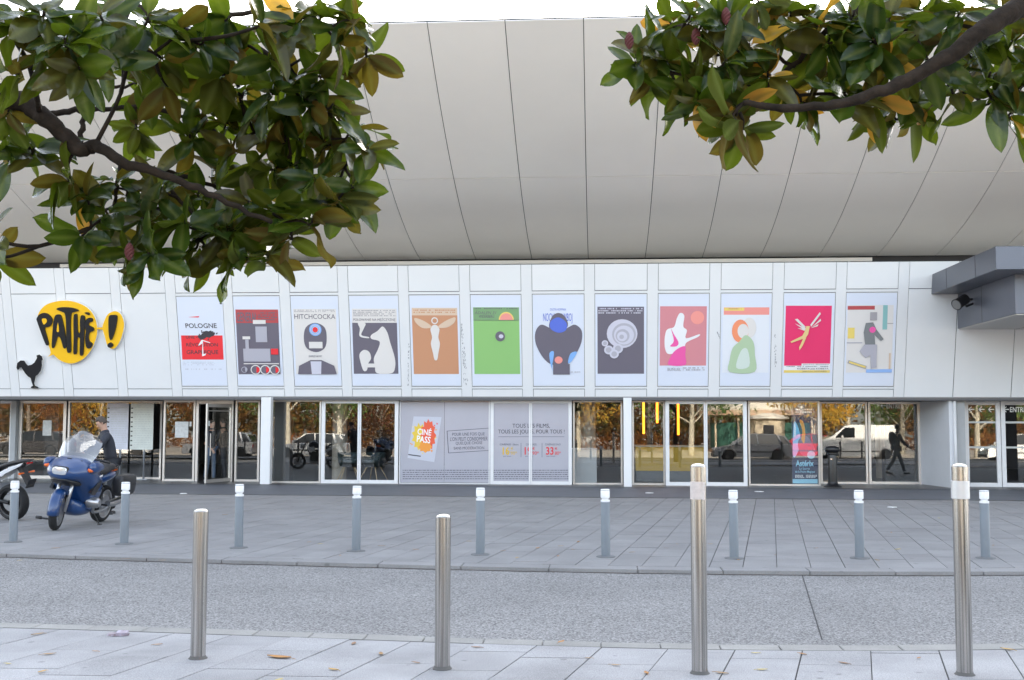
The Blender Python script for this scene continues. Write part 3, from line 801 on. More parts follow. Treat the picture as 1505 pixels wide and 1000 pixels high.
# 2
s = SHEETS[1]; s.rect('ground', 0, 0, 1, 1, P_dark); s.rect('band', 0, 0, 1, .205, P_dred); s.text('GENERAŁ', .02, .04, .50, .185, P_dark, .02); s.fine(.53, .04, .98, .18, 4, P_dark, 2)
s.rect('shape', .45, .26, .72, .5, P_lgrey); s.rect('shape', .40, .16, .70, .22, P_cream); s.rect('shape', .14, .60, .78, .80, P_lgrey); s.rect('shape', .20, .46, .28, .60, P_lgrey); s.rect('shape', .14, .41, .32, .455, P_cream)
s.rect('shape', .80, .60, .97, .69, P_red); s.rect('shape', .14, .825, .98, .84, P_cream)
for cu, ru, m in ((.15, .075, P_lgrey), (.42, .12, P_cream), (.65, .12, P_cream), (.88, .12, P_cream)):
    s.oval('disc', cu, .925, ru, ru * .62, m); s.oval('disc', cu, .925, ru * .8, ru * .5, P_dark); s.oval('disc', cu + .02, .925, ru * .62, ru * .38, P_red if ru > .1 else P_lgrey, a0=-90, a1=90)
# 3
s = SHEETS[2]; s.rect('ground', 0, 0, 1, 1, P_cream); s.fine(.02, .012, .97, .055, 2, P_mid, 3); s.text('HITCHCOCKA', .02, .078, .98, .152, P_dark, .0)
s.shape('shape', blob([(.5, .21), (.72, .28), (.76, .45), (.70, .60), (.5, .66), (.28, .60), (.22, .45), (.28, .28)]), P_dark)
for r, m in ((.145, P_lblue), (.118, P_pale), (.100, P_lblue), (.075, P_pale), (.062, P_red)): s.oval('ring', .5, .315, r, r * .66, m)
s.rect('shape', .34, .50, .66, .60, P_cream); s.text('ZAWRÓT GŁOWY', .32, .700, .64, .735, P_dark, .01)
s.shape('shape', [(.05, 1), (.08, .87), (.36, .78), (.62, .78), (.92, .87), (.97, 1)], P_dark); s.shape('shape', [(.38, 1), (.36, .80), (.62, .80), (.60, 1)], P_pale)
# 4
s = SHEETS[3]; s.rect('ground', 0, 0, 1, .215, P_cream); s.rect('ground', 0, .215, 1, 1, P_dark); s.fine(.03, .02, .97, .125, 4, P_mid, 7); s.text('POLOWANIE NA MĘŻCZYZNĘ', .03, .135, .97, .195, P_dark, .0, .01)
s.shape('shape', blob([(.68, .27), (.78, .36), (.84, .52), (.93, .75), (.93, .90), (.85, .99), (.52, .99), (.48, .88), (.46, .76), (.56, .62), (.60, .50), (.42, .46), (.42, .40), (.56, .34)]), P_cream)
s.shape('shape', blob([(.14, .70), (.24, .63), (.36, .66), (.40, .76), (.33, .84), (.30, .94), (.22, .95), (.16, .82)]), P_cream); s.rect('shape', .26, .84, .52, .90, P_cream); s.shape('shape', blob([(.13, .216), (.30, .222), (.26, .30), (.20, .40), (.36, .43), (.35, .45), (.16, .42), (.17, .30)]), P_cream)
# 5
s = SHEETS[4]; s.rect('ground', 0, 0, 1, 1, P_terra); s.rect('title', 0, 0, 1, .112, P_tan); s.fine(.04, .025, .96, .09, 2, P_terra, 11)
s.shape('shape', blob([(.46, .26), (.54, .26), (.60, .32), (.57, .44), (.60, .54), (.56, .68), (.53, .78), (.47, .78), (.44, .68), (.40, .54), (.43, .44), (.40, .32)]), P_cream)
s.shape('shape', blob([(.42, .27), (.25, .19), (.06, .15), (.08, .22), (.22, .30), (.40, .30)]), P_tan); s.shape('shape', blob([(.58, .27), (.75, .19), (.95, .14), (.93, .22), (.78, .29), (.60, .30)]), P_tan)
s.oval('ring', .5, .19, .075, .052, P_cream); s.oval('ring', .5, .19, .05, .034, P_terra)
# 6
s = SHEETS[5]; s.rect('ground', 0, 0, 1, 1, P_green); s.rect('title', 0, 0, 1, .185, P_dgreen); s.text('ÅDALEN 31', .04, .045, .50, .10, P_dark, .0, .05); s.text('WIDERBERG', .12, .11, .46, .155, P_dark, .0, .05); s.fine(.03, .012, .97, .035, 1, P_dark, 13)
s.oval('sun', .72, .185, .165, .118, P_yel, a0=180, a1=360); s.oval('sun', .72, .186, .14, .10, P_coral, a0=180, a1=360); s.rect('line', 0, .186, 1, .192, P_dark)
s.oval('spot', .58, .43, .105, .075, P_dark); s.oval('spot', .60, .43, .05, .03, P_pale)
# 7
s = SHEETS[6]; s.text('DUSTIN HOFFMAN', .32, .006, .66, .04, P_blue, .0); s.text('NOCNY KOWBOJ', .17, .08, .80, .235, P_blue, .0)
s.shape('shape', blob([(.5, .075), (.64, .13), (.70, .27), (.5, .40), (.30, .30), (.36, .13)]), P_dark)
s.shape('shape', blob([(.31, .30), (.5, .38), (.71, .29), (.86, .25), (1.0, .34), (.99, .52), (.85, .72), (.70, .84), (.36, .85), (.16, .74), (.01, .54), (.0, .36), (.12, .25)]), P_dark)
s.shape('patch', blob([(.33, .20), (.5, .14), (.67, .22), (.66, .33), (.5, .37), (.33, .31)]), P_blue); s.shape('patch', blob([(.30, .68), (.40, .66), (.36, .88), (.38, .95), (.33, .86)]), P_lblue); s.shape('patch', blob([(.76, .68), (.90, .66), (.78, .80), (.70, .82)]), P_lblue)
s.rect('shape', .38, .84, .74, 1, P_dark); s.oval('spot', .5, .78, .085, .055, P_coral); s.fine(.76, .955, .97, .975, 1, P_mid, 3)
# 8
s = SHEETS[7]; s.rect('ground', 0, 0, 1, 1, P_dark); s.fine(.02, .02, .97, .115, 3, P_pale, 17); s.oval('disc', .53, .40, .33, .215, P_pale)
for cu, cv, r, m in ((.57, .41, .255, P_lgrey), (.57, .42, .215, P_pale), (.54, .43, .15, P_lgrey), (.53, .44, .11, P_pale), (.52, .445, .05, P_lgrey)): s.oval('ring', cu, cv, r, r * .66, m)
for cu, cv, r in ((.44, .62, .11), (.24, .64, .10), (.36, .70, .10), (.16, .54, .07)): s.oval('ring', cu, cv, r, r * .66, P_pale); s.oval('ring', cu, cv, r * .6, r * .4, P_lgrey)
# 9
s = SHEETS[8]; s.rect('ground', 0, 0, 1, .895, P_rose); s.oval('disc', .80, .17, .145, .10, P_coral); s.shape('shape', blob([(.43, .10), (.52, .14), (.50, .30), (.58, .36), (.56, .48), (.84, .42), (.82, .46), (.58, .54), (.52, .62), (.34, .70), (.16, .71), (.10, .56), (.14, .36), (.30, .31), (.36, .18)]), P_white)
s.shape('shape', blob([(.24, .34), (.30, .42), (.40, .54), (.36, .60), (.22, .60), (.30, .52)]), P_mag); s.shape('shape', blob([(.34, .66), (.54, .60), (.55, .74), (.55, .885), (.20, .885), (.22, .78)]), P_mag); s.text('BUÑUEL', .17, .915, .46, .975, P_mid, .0); s.fine(.5, .92, .97, .98, 2, P_mid, 5)
# 10
s = SHEETS[9]; s.rect('ground', 0, 0, 1, 1, P_pale if False else C_('off white', (.72, .74, .79))); s.rect('strip', .02, 0, 1, .112, P_coral); s.rect('strip', .03, .004, .46, .05, P_yel); s.fine(.12, .014, .40, .042, 1, P_terra, 31)
s.oval('disc', .57, .31, .155, .155, P_cream); s.oval('disc', .38, .36, .18, .175, P_orange); s.oval('disc', .44, .36, .12, .11, P_cream); s.shape('shape', blob([(.50, .42), (.66, .52), (.70, .72), (.70, .985), (.16, .985), (.16, .80), (.22, .62), (.36, .52)]), P_sage); s.shape('shape', blob([(.40, .66), (.54, .64), (.58, .90), (.30, .92)]), C_('pale sage', (.60, .68, .62)))
# 11
s = SHEETS[10]; s.rect('ground', 0, 0, 1, 1, P_crim); s.rect('title', 0, .895, 1, .962, P_white); s.rect('title', .38, .862, 1, .895, P_white); s.rect('title', 0, .962, 1, 1, P_yel)
s.text('JEAN-PAUL BELMONDO', .41, .868, .97, .890, P_dark); s.text('KOBIETA jest KOBIETĄ', .29, .925, .97, .957, P_dark, .01); s.text('Jean-Luc GODARD', .40, .968, .93, .992, P_dark); s.fine(.02, .90, .96, .918, 1, P_dark, 6)
for P in ([(.20, .20), (.26, .19), (.44, .31), (.42, .34)], [(.20, .26), (.44, .33), (.42, .36)], [(.26, .33), (.44, .34), (.42, .37)], [(.74, .09), (.76, .12), (.56, .31), (.54, .28)], [(.76, .19), (.77, .22), (.57, .32)], [(.72, .27), (.70, .30), (.55, .33)]): s.shape('stroke', P, P_cream)
for P in ([(.45, .30), (.53, .30), (.50, .42), (.44, .48), (.36, .46), (.42, .38)], [(.38, .44), (.42, .48), (.14, .55), (.12, .53)], [(.40, .47), (.46, .47), (.38, .60), (.32, .66), (.31, .62)]): s.shape('stroke', P, P_gold)
# 12
s = SHEETS[11]; s.rect('ground', 0, 0, 1, 1, P_cream)
for u0, v0, u1, v1, m in ((0, .01, .59, .065, P_dred), (.77, 0, .87, .36, P_teal), (.02, .33, .165, .49, P_yel), (0, .545, .34, .562, P_lgrey), (.87, .265, 1, .275, P_mid), (.93, .71, .965, .95, P_tan), (.44, .95, 1, 1, P_sky)): s.rect('bar', u0, v0, u1, v1, m)
s.shape('bar', [(.05, .81), (.45, .90), (.43, .945), (.03, .855)], P_mid); s.shape('bar', [(.07, .825), (.43, .905), (.42, .93), (.06, .85)], P_yel)
s.shape('block', [(.40, .26), (.56, .25), (.64, .36), (.80, .50), (.74, .53), (.60, .44), (.62, .58), (.40, .58), (.36, .40)], C_('slate grey', (.20, .21, .22))); s.shape('block', [(.38, .58), (.66, .58), (.66, .92), (.54, .94), (.52, .74), (.42, .78), (.28, .68)], P_lgrey); s.rect('block', .49, .10, .64, .22, P_mid); s.oval('spot', .55, .36, .07, .045, P_mag)

# ---- torn glue residue on the strips
M_tear = mat('torn glue residue', (.30, .30, .32), .8)
tr = random.Random(9)
def tear(x0, y0, x1, y1, w0, w1, n, label):
    mb = MB(); root = None
    for k in range(n):
        t = tr.random(); x = x0 + (x1 - x0) * t + tr.uniform(-1, 1) * (w0 + (w1 - w0) * t); y = y0 + (y1 - y0) * t
        a = tr.uniform(.3, 1.0); h = tr.uniform(.6, 3.2)
        P = [(x, y), (x + a, y + tr.uniform(-.5, .5)), (x + a * tr.uniform(.2, 1), y + h), (x - a * .3, y + h * .7)]
        mb.add([band(*p, .0062) for p in P], [(0, 1, 2, 3)])
    c = band((x0 + x1) / 2, (y0 + y1) / 2, .006); mb.v = [v - c for v in mb.v]
    o = mb.build('glue_residue', M_tear); o.location = c; setp(o, label, 'residue')
tear(678, 475, 685, 567, .8, 3.5, 90, 'ragged streak of torn glue on the strip right of the terracotta poster')
tear(600.5, 505, 599.5, 567, .6, .9, 40, 'thin torn streak on the strip left of the terracotta poster')
tear(1054.5, 487, 1057, 496, 1, 1.5, 16, 'small torn scrap on the strip left of the sage green poster')
tear(1138.5, 491, 1140, 540, .8, 1.2, 34, 'broken torn streak on the strip right of the sage green poster')

# ---- illuminated logo sign
sg = empty('logo_sign', band(110, 540), label='yellow speech bubble cinema sign with black lettering and a black rooster', cat='sign')
M_sy = mat('yellow sign face', (.88, .50, .012), .35); M_sk = mat('black sign letters', (.012, .012, .014), .35); M_halo = mat('white sign return', (.85, .84, .80), .4)
def sign(name, pts, m, o0, o1, bev=0.0):
    mb = MB(); mb.prism([band(x, y, o1) for x, y in pts], BN * -(o1 - o0)); return mb.build(name, m, sg, world=True, bevel=bev, bseg=1)
K = 200 / 1176.0; kp = lambda P: [(x * K, 420 + y * K) for x, y in P]
bub = kp(blob([(335, 235), (400, 165), (520, 132), (640, 140), (750, 190), (815, 270), (838, 370), (830, 450), (795, 540), (730, 625), (650, 668), (580, 670), (510, 640), (455, 590), (440, 575), (420, 520), (370, 400), (330, 300)], 4))
tail = kp([(432, 555), (446, 560), (470, 592), (408, 618), (430, 600), (440, 580)])
ex = kp(blob([(885, 365), (900, 310), (930, 250), (985, 222), (1035, 240), (1065, 300), (1068, 370), (1040, 470), (1000, 535), (960, 545), (925, 510), (905, 440)], 4))
def grow(P, d):
    c = (sum(p[0] for p in P) / len(P), sum(p[1] for p in P) / len(P))
    return [(p[0] + (p[0] - c[0]) / max(1e-6, math.hypot(p[0] - c[0], p[1] - c[1])) * d, p[1] + (p[1] - c[1]) / max(1e-6, math.hypot(p[0] - c[0], p[1] - c[1])) * d) for p in P]
sign('bubble_return', grow(bub, .45), M_halo, .03, .10); sign('bubble', bub, M_sy, .101, .115)
sign('bubble_tail', tail, M_sy, .06, .112); sign('mark_return', grow(ex, .45), M_halo, .03, .10); sign('mark_bubble', ex, M_sy, .101, .115); sign('link', kp([(828, 365), (895, 362), (905, 385), (875, 380), (830, 375)]), M_sy, .06, .1145)
def letter(name, P, n=3, sm=True): return sign(name, kp(blob(P, n) if sm else P), M_sk, .1155, .16)
letter('letter_p', [(316, 285), (345, 245), (400, 240), (445, 280), (448, 320), (425, 355), (385, 365), (400, 430), (420, 505), (405, 518), (390, 500), (355, 410), (320, 310)])
sign('letter_p_hole', kp(blob([(362, 290), (395, 285), (405, 310), (385, 335), (372, 330)], 3)), M_sy, .1605, .163)
letter('letter_a', [(447, 530), (450, 440), (460, 320), (475, 262), (500, 250), (525, 262), (545, 330), (565, 440), (570, 530), (548, 540), (530, 480), (515, 445), (495, 445), (485, 480), (465, 535)])
sign('letter_a_hole', kp(blob([(500, 320), (510, 395), (490, 395)], 2)), M_sy, .1605, .163)
letter('letter_t', [(487, 205), (510, 190), (580, 188), (650, 200), (678, 218), (640, 230), (615, 245), (608, 330), (610, 450), (612, 560), (597, 582), (578, 565), (572, 450), (570, 330), (560, 245), (530, 225)])
letter('letter_h', [(637, 260), (650, 245), (665, 255), (668, 330), (672, 405), (692, 400), (690, 320), (698, 262), (715, 258), (732, 280), (728, 400), (722, 520), (716, 595), (700, 606), (688, 590), (690, 500), (690, 450), (668, 455), (664, 520), (662, 580), (648, 595), (633, 578), (636, 450), (634, 340)])
letter('letter_e', [(740, 300), (765, 280), (795, 285), (797, 310), (770, 320), (768, 345), (805, 365), (808, 390), (775, 405), (765, 440), (770, 480), (798, 505), (785, 535), (760, 545), (740, 515), (735, 440), (742, 395), (732, 350)])
letter('accent', [(728, 235), (760, 232), (775, 250), (760, 255)], 2)
letter('mark_stroke', [(940, 268), (970, 255), (1005, 258), (1012, 285), (1000, 360), (980, 430), (960, 470), (945, 455), (936, 370)])
letter('mark_dot', [(928, 512), (950, 492), (972, 505), (972, 525), (950, 538), (932, 530)])
roo = [(150, 728), (142, 710), (148, 670), (175, 648), (205, 650), (225, 680), (238, 692), (270, 685), (297, 665), (320, 625), (315, 605), (335, 597), (358, 612), (366, 640), (356, 652), (360, 690), (350, 735), (325, 770), (305, 785), (298, 820), (292, 850), (300, 868), (328, 878), (330, 886), (290, 886), (265, 884), (268, 875), (285, 865), (272, 830), (265, 800), (240, 785), (215, 755), (195, 725), (185, 708), (165, 712), (158, 728)]
sign('rooster_return', grow(kp(roo), .5), M_halo, .03, .07); sign('rooster', kp(roo), M_sk, .0705, .10)

# ---- printed film in the windows
M_film = mat('lilac window film', (.40, .40, .455), .22, var=.05, vscale=.8, coat=.35)
YFm = YC - .012
fl = empty('window_film', (on_y(712, 700, YFm).x, YFm, .1), label='pale lilac printed price advert covering two shop windows', cat='window film')
mb = MB()
def fsheet(x0, y0, x1, y1, m, name, off=0.0, pts=None):
    mb = MB(); P = [on_y(x, y, YFm - off) for x, y in (pts or ((x0, y0), (x1, y0), (x1, y1), (x0, y1)))]
    mb.prism(P, (0, .0015, 0)); return mb.build(name, m, fl, world=True)
a = on_y(588.5, 650, YFm).x; b = on_y(839, 650, YFm).x; mid = on_y(653, 650, YFm).x
mb = MB(); mb.box((a, YFm, .05), (mid - .004, YFm + .003, ZG - .04)); mb.build('sheet', M_film, fl, world=True)
mb = MB(); mb.box((mid + .004, YFm, .05), (b, YFm + .003, ZG - .04)); mb.build('sheet', M_film, fl, world=True)
def ftext(t, x0, y0, x1, y1, m, off=.006, bold=0.0, dy=0.0):
    return text_part('lettering', t, [on_y(x0, y0, YFm - off), on_y(x1, y0 - dy, YFm - off), on_y(x1, y1 - dy, YFm - off), on_y(x0, y1, YFm - off)], m, fl, bold)
Q = 270 / 1505.0; fx = lambda x: 580 + x * Q; fy = lambda y: 580 + y * Q
fp = lambda P: [(fx(x), fy(y)) for x, y in P]
fsheet(0, 0, 0, 0, C_('card white', (.50, .51, .58)), 'card', .003, fp([(155, 180), (385, 185), (325, 555), (105, 520)]))
burst = random.Random(2)
def star(cx_, cy_, rx, ry, n, jag, col, name, off):
    P = []
    for k in range(n):
        a = 2 * math.pi * k / n; r = 1 if k % 2 == 0 else 1 - jag * burst.uniform(.5, 1)
        P.append((cx_ + rx * r * math.cos(a), cy_ + ry * r * math.sin(a)))
    fsheet(0, 0, 0, 0, col, name, off, fp(P))
star(205, 345, 68, 115, 22, .35, C_('burst yellow', (.72, .50, .05)), 'burst', .004); star(275, 335, 66, 135, 24, .35, C_('burst red', (.75, .10, .04)), 'burst', .0045); star(250, 430, 58, 50, 16, .3, C_('burst orange', (.80, .30, .04)), 'burst', .005)
for k in range(14):
    x, y = burst.choice(((150, 260), (340, 250), (320, 355), (230, 470), (310, 455), (165, 400), (345, 300), (130, 410))); x += burst.uniform(-15, 15); y += burst.uniform(-15, 15); r = burst.uniform(5, 12)
    fsheet(0, 0, 0, 0, burst.choice((P_red, P_yel, C_('burst orange', (.8, .3, .04)))), 'burst_chip', .0035 + .0001 * k, fp([(x - r, y - r), (x + r, y - r * .4), (x - r * .2, y + r)]))
W_ = C_('film white', (.85, .85, .85))
text_part('lettering', 'CINÉ', [on_y(fx(190), fy(265), YFm - .007), on_y(fx(305), fy(278), YFm - .007), on_y(fx(298), fy(338), YFm - .007), on_y(fx(186), fy(328), YFm - .007)], W_, fl, .02)
text_part('lettering', 'PASS', [on_y(fx(184), fy(335), YFm - .007), on_y(fx(298), fy(348), YFm - .007), on_y(fx(290), fy(402), YFm - .007), on_y(fx(180), fy(388), YFm - .007)], W_, fl, .02)
I_ = C_('film ink', (.06, .055, .07)); I2 = C_('film grey ink', (.09, .09, .12))
fsheet(0, 0, 0, 0, I_, 'card_line', .005, fp([(112, 488), (215, 502), (213, 511), (111, 497)]))
for P in ([(427, 298), (772, 274), (772, 278), (427, 302)], [(440, 478), (776, 456), (776, 460), (440, 482)], [(427, 300), (432, 300), (444, 480), (439, 480)]): fsheet(0, 0, 0, 0, I2, 'box_line', .004, fp(P))
for t, x0, y0, x1, y1 in (('POUR UNE FOIS QUE', 472, 314, 738, 344), ("L'ON PEUT CONSOMMER", 455, 350, 762, 382), ('QUELQUE CHOSE', 500, 388, 718, 416), ('SANS MODÉRATION.', 484, 424, 740, 452)):
    ftext(t, fx(x0), fy(y0), fx(x1), fy(y1), I2, .005, .0, .8)
ftext('TOUS LES FILMS,', fx(965), fy(240), fx(1272), fy(278), I_); ftext('TOUS LES JOURS, POUR TOUS !', fx(848), fy(288), fx(1392), fy(330), I_)
R1 = C_('film red', (.68, .04, .05)); R2 = C_('film gold', (.65, .42, .03))
for t, u, p, c, m in (('CINÉPASS -26ans', (862, 1015), (885, 940, 950, 1003), '16', R2), ('CINÉPASS', (1075, 1162), (1065, 1120, 1128, 1182), '19', R1), ('CINÉPASS DUO', (1232, 1360), (1240, 1302, 1312, 1362), '33', R1)):
    ftext(t, fx(u[0]), fy(398), fx(u[1]), fy(417), I2); ftext(c, fx(p[0]), fy(430), fx(p[1]), fy(495), m, .006, .02); ftext({'16': '90*', '19': '90*', '33': '80*'}[c], fx(p[2]), fy(465), fx(p[3]), fy(495), m, .006); ftext('€', fx(p[2]), fy(430), fx(p[2] + 22), fy(455), m); ftext('par mois', fx(p[0] + 5), fy(502), fx(p[1] + 14), fy(513), I2)
for x in (1034, 1206): fsheet(0, 0, 0, 0, I2, 'rule', .004, fp([(x, 398), (x + 3, 398), (x + 3, 515), (x, 515)]))
fsheet(0, 0, 0, 0, I2, 'rule', .004, fp([(850, 345), (1390, 345), (1390, 348), (850, 348)]))
frg = random.Random(21); mb = MB()
for r in range(5):
    y = 618 + r * 17.5; x = 66
    while x < 1420:
        wd = frg.uniform(5, 24)
        P = [on_y(fx(xx), fy(yy), YFm - .004) for xx, yy in ((x, y), (x + wd, y), (x + wd, y + 6), (x, y + 6))]
        mb.add(P, [(0, 1, 2, 3)]); x += wd + frg.uniform(4, 7)
        if r == 4 and 380 < x < 420: x += 10
setp(mb.build('fine_print', I2, fl, world=True), kind='stuff')

# ---- film standee behind the right-hand glass
st = empty('film_standee', (on_y(1183, 708, YH + .12).x, YH + .12, LF), label='dark blue printed film standee behind the glass near the black ash bin', cat='standee')
YS = YH + .12
def ssheet(pts, m, name, off):
    mb = MB(); mb.prism([on_y(x, y, YS - off) for x, y in pts], (0, .002, 0)); return mb.build(name, m, st, world=True)
a, b = on_y(1164.5, 700, YS).x, on_y(1202, 700, YS).x
mb = MB(); mb.box((a, YS, .03), (b, YS + .02, 2.2)); mb.build('board', mat('standee navy', (.02, .035, .09), .5), st, world=True)
K2 = 100 / 714.0; sp_ = lambda P: [(1140 + x * K2, 580 + y * K2) for x, y in P]
sb = C_('standee light blue', (.16, .45, .75)); so = C_('standee flame', (.75, .28, .04)); sc = C_('standee cyan', (.30, .62, .80)); svi = C_('standee dusk', (.10, .10, .20))
ssheet(sp_([(178, 888), (441, 888), (441, 934), (178, 934)]), sc, 'foot_strip', .004)
ssheet(sp_(blob([(190, 300), (230, 330), (260, 450), (250, 560), (200, 660), (180, 600)], 4)), sb, 'glow_shape', .004)
ssheet(sp_(blob([(240, 480), (330, 440), (420, 600), (330, 660), (250, 600)], 4)), svi, 'glow_shape', .005)
ssheet(sp_(blob([(250, 270), (290, 290), (310, 400), (300, 510), (270, 470), (280, 380)], 4)), so, 'glow_shape', .006)
ssheet(sp_([(373 + 43 * math.cos(t * .3), 634 + 42 * math.sin(t * .3)) for t in range(21)]), sc, 'disc', .007)
def stext(t, x0, y0, x1, y1, m, bold=0.0):
    q = sp_([(x0, y0), (x1, y0), (x1, y1), (x0, y1)]); return text_part('lettering', t, [on_y(x, y, YS - .009) for x, y in q], m, st, bold)
stext('Astérix', 210, 690, 400, 755, sc, .03); stext('Le Secret', 248, 766, 358, 790, sc); stext('de la Potion Magique', 205, 798, 412, 828, sc, .01)
def sfine(x0, y0, x1, y1, rows, seed):
    rg = random.Random(seed); mb = MB()
    for r in range(rows):
        y = y0 + (y1 - y0) * r / rows; h = (y1 - y0) / rows * .6; x = x0
        while x < x1:
            wd = rg.uniform(6, 18)
            mb.add([on_y(*p, YS - .006) for p in sp_([(x, y), (x + wd, y), (x + wd, y + h), (x, y + h)])], [(0, 1, 2, 3)]); x += wd + 4
    setp(mb.build('fine_print', W_, st, world=True), kind='stuff')
sfine(212, 150, 378, 205, 2, 1); sfine(205, 845, 288, 878, 3, 2); sfine(318, 845, 420, 878, 3, 3)
# ================================================================== bollards, bin, notice stand, litter
M_steel = mat('brushed stainless steel', (.50, .485, .465), .22, metal=1.0, aniso=((70, 70, .7), .55))
M_steelc = mat('polished steel cap', (.75, .74, .72), .18, metal=1.0)
M_gpaint = mat('grey blue paint', (.165, .19, .215), .45, var=.06, vscale=6)
M_wpaint = mat('white bollard paint', (.80, .80, .80), .4, var=.08, vscale=20)
M_stain = mat('grime ring', (.12, .115, .11), .9)
fb = [(291, 968, 749, 0, 'short stainless steel bollard on the granite pavement, beside a fallen brown leaf'), (650, 983, 757, 0, 'short plain stainless steel bollard between another short one and a tall one'),
      (1028.5, 990, 683, 1, 'tall stainless steel bollard with a torn pale sticker near its top'), (1418, 992, 683, 2, 'tall stainless steel bollard with a pale sleeve around its top')]
for bx_, by_, ty_, kind, lab in fb:
    p = on_z(bx_, by_); d = p.y
    q = on_plane(bx_, ty_, Vector((0, p.y, 0)), Vector((0, 1, 0))); H = q.z
    r = .0535
    t = empty('steel_bollard', p, label=lab, cat='bollard', group='stainless steel bollards on the granite pavement')
    body_top = H - .012 if not kind else H - .145
    mb = MB(); mb.lathe([(r, -.03), (r, body_top - .004), (r - .004, body_top)], 40); mb.build('tube', M_steel, t, smooth=True, auto=35)
    mb = MB(); mb.lathe([(r + .012, -.02), (r + .014, .004), (r + .004, .012), (r + .001, .022)], 32); mb.build('base_ring', M_stain, t, smooth=True, auto=35)
    if kind:
        mb = MB(); mb.lathe([(r - .006, body_top + .0005), (r - .006, body_top + .003), (r, body_top + .004), (r, H - .016), (r - .004, H - .013)], 40); mb.build('upper_tube', M_steel, t, smooth=True, auto=35)
    mb = MB(); mb.lathe([(r - .002, H - .0125), (r - .006, H - .006), (r - .02, H + .003), (r - .04, H + .006), (.004, H + .007)], 32); mb.build('cap', M_steelc, t, smooth=True)
    if kind == 1:
        mb = MB(); a0, a1 = R_(190), R_(318); z0, z1 = H - .235, H - .115; vs = []; fs = []; n = 18; rg = random.Random(4)
        for k in range(n + 1):
            a = a0 + (a1 - a0) * k / n; j = rg.uniform(-.006, .006) if k > n - 3 else 0
            vs += [((r + .0025) * math.cos(a), (r + .0025) * math.sin(a), z0 + j), ((r + .0025) * math.cos(a), (r + .0025) * math.sin(a), z1 + j)]
        for k in range(n): fs.append((2 * k, 2 * k + 2, 2 * k + 3, 2 * k + 1))
        mb.add(vs, fs); mb.build('sticker', mat('faded pink sticker', (.62, .55, .52), .6, var=.15, vscale=30), t, smooth=True)
    if kind == 2:
        mb = MB(); mb.lathe([(r + .001, H - .232), (r + .007, H - .230), (r + .007, H - .112), (r + .001, H - .110)], 40); mb.build('sleeve', mat('pale reflective sleeve', (.62, .62, .63), .35, metal=.5), t, smooth=True, auto=35)
# rear row
rb = [(19.2, 797), (182.3, 800), (350.8, 805.8), (523.2, 810.4), (705.7, 815.8), (890.4, 819), (1079.2, 821.4), (1263.6, 821), (1448.7, 821)]
t0 = empty('grey_bollard', on_z(*rb[0])); H = .849
mb = MB(); mb.lathe([(.0565, 0), (.0565, .684), (.054, .688)], 32); mb.build('post', M_gpaint, t0, smooth=True, auto=35)
mb = MB(); mb.lathe([(.120, -.004), (.120, .010), (.112, .014), (.058, .018), (.057, .022)], 36); mb.build('flange', mat('flange grey', (.16, .165, .17), .6, var=.15, vscale=12), t0, smooth=True, auto=35)
mb = MB(); mb.lathe([(.055, .6885), (.0585, .691), (.0585, .712), (.054, .716)], 32); mb.build('collar', M_wpaint, t0, smooth=True, auto=35)
mb = MB(); mb.lathe([(.042, .7165), (.042, .736)], 24); mb.build('neck', M_wpaint, t0, smooth=True)
mb = MB(); mb.lathe([(.046, .7365), (.056, .742), (.0575, .75), (.0575, .826), (.054, .832)], 32); mb.build('head', M_wpaint, t0, smooth=True, auto=35)
mb = MB(); mb.lathe([(.050, .8325), (.050, .836)], 28); mb.build('groove', M_stain, t0)
mb = MB(); mb.lathe([(.0555, .8365), (.0575, .839), (.056, .846), (.048, .849), (.01, .850)], 32); mb.build('cap', M_wpaint, t0, smooth=True, auto=50)
blab = ['beside the black and white motorcycle', 'in front of the blue motorcycle pannier', 'in front of the open entrance door', 'in front of the lobby chairs', 'in front of the printed window film',
        'just left of the white post amid the glazing', 'facing the printed film standee', 'facing the two rightmost recessed door panes', 'beside the tall steel bollard with the sleeve']
for i, (x, y) in enumerate(rb):
    t = t0 if i == 0 else copy_tree(t0)
    t.location = on_z(x, y); t.rotation_euler = (R_(random.uniform(-.4, .4)), R_(random.uniform(-.5, .5)), random.uniform(0, 6))
    setp(t, 'grey bollard with a white head ' + blab[i], 'bollard', 'grey bollards along the kerb')
# ash bin
p = on_z(1224, 716); p = Vector((p.x, 30.55, 0)); p.x = on_y(1224, 716, 30.55).x
t = empty('ash_bin', p + Vector((0, 0, .004)), label='black pillar ash bin with a rounded head in front of the glass', cat='bin')
M_bk = mat('black enamel', (.012, .012, .014), .28)
mb = MB(); mb.lathe([(.235, 0), (.235, .03), (.17, .06), (.135, .10), (.125, .14)], 28); mb.build('foot', M_bk, t, smooth=True, auto=50)
mb = MB(); mb.lathe([(.118, .1405), (.118, .80), (.11, .84)], 28); mb.build('pillar', M_bk, t, smooth=True, auto=40)
mb = MB(); mb.lathe([(.112, .8405), (.13, .86), (.13, .90), (.12, .905)], 28); mb.build('neck_ring', M_bk, t, smooth=True, auto=40)
mb = MB(); mb.lathe([(.12, .906), (.17, .925), (.195, .965), (.195, 1.01), (.17, 1.05), (.10, 1.075), (.01, 1.08)], 28); mb.build('head', M_bk, t, smooth=True)
mb = MB(); mb.tube([(-.05, -.125, .74), (-.05, -.115, .74)], .022, 12); mb.build('lock', M_steelc, t)
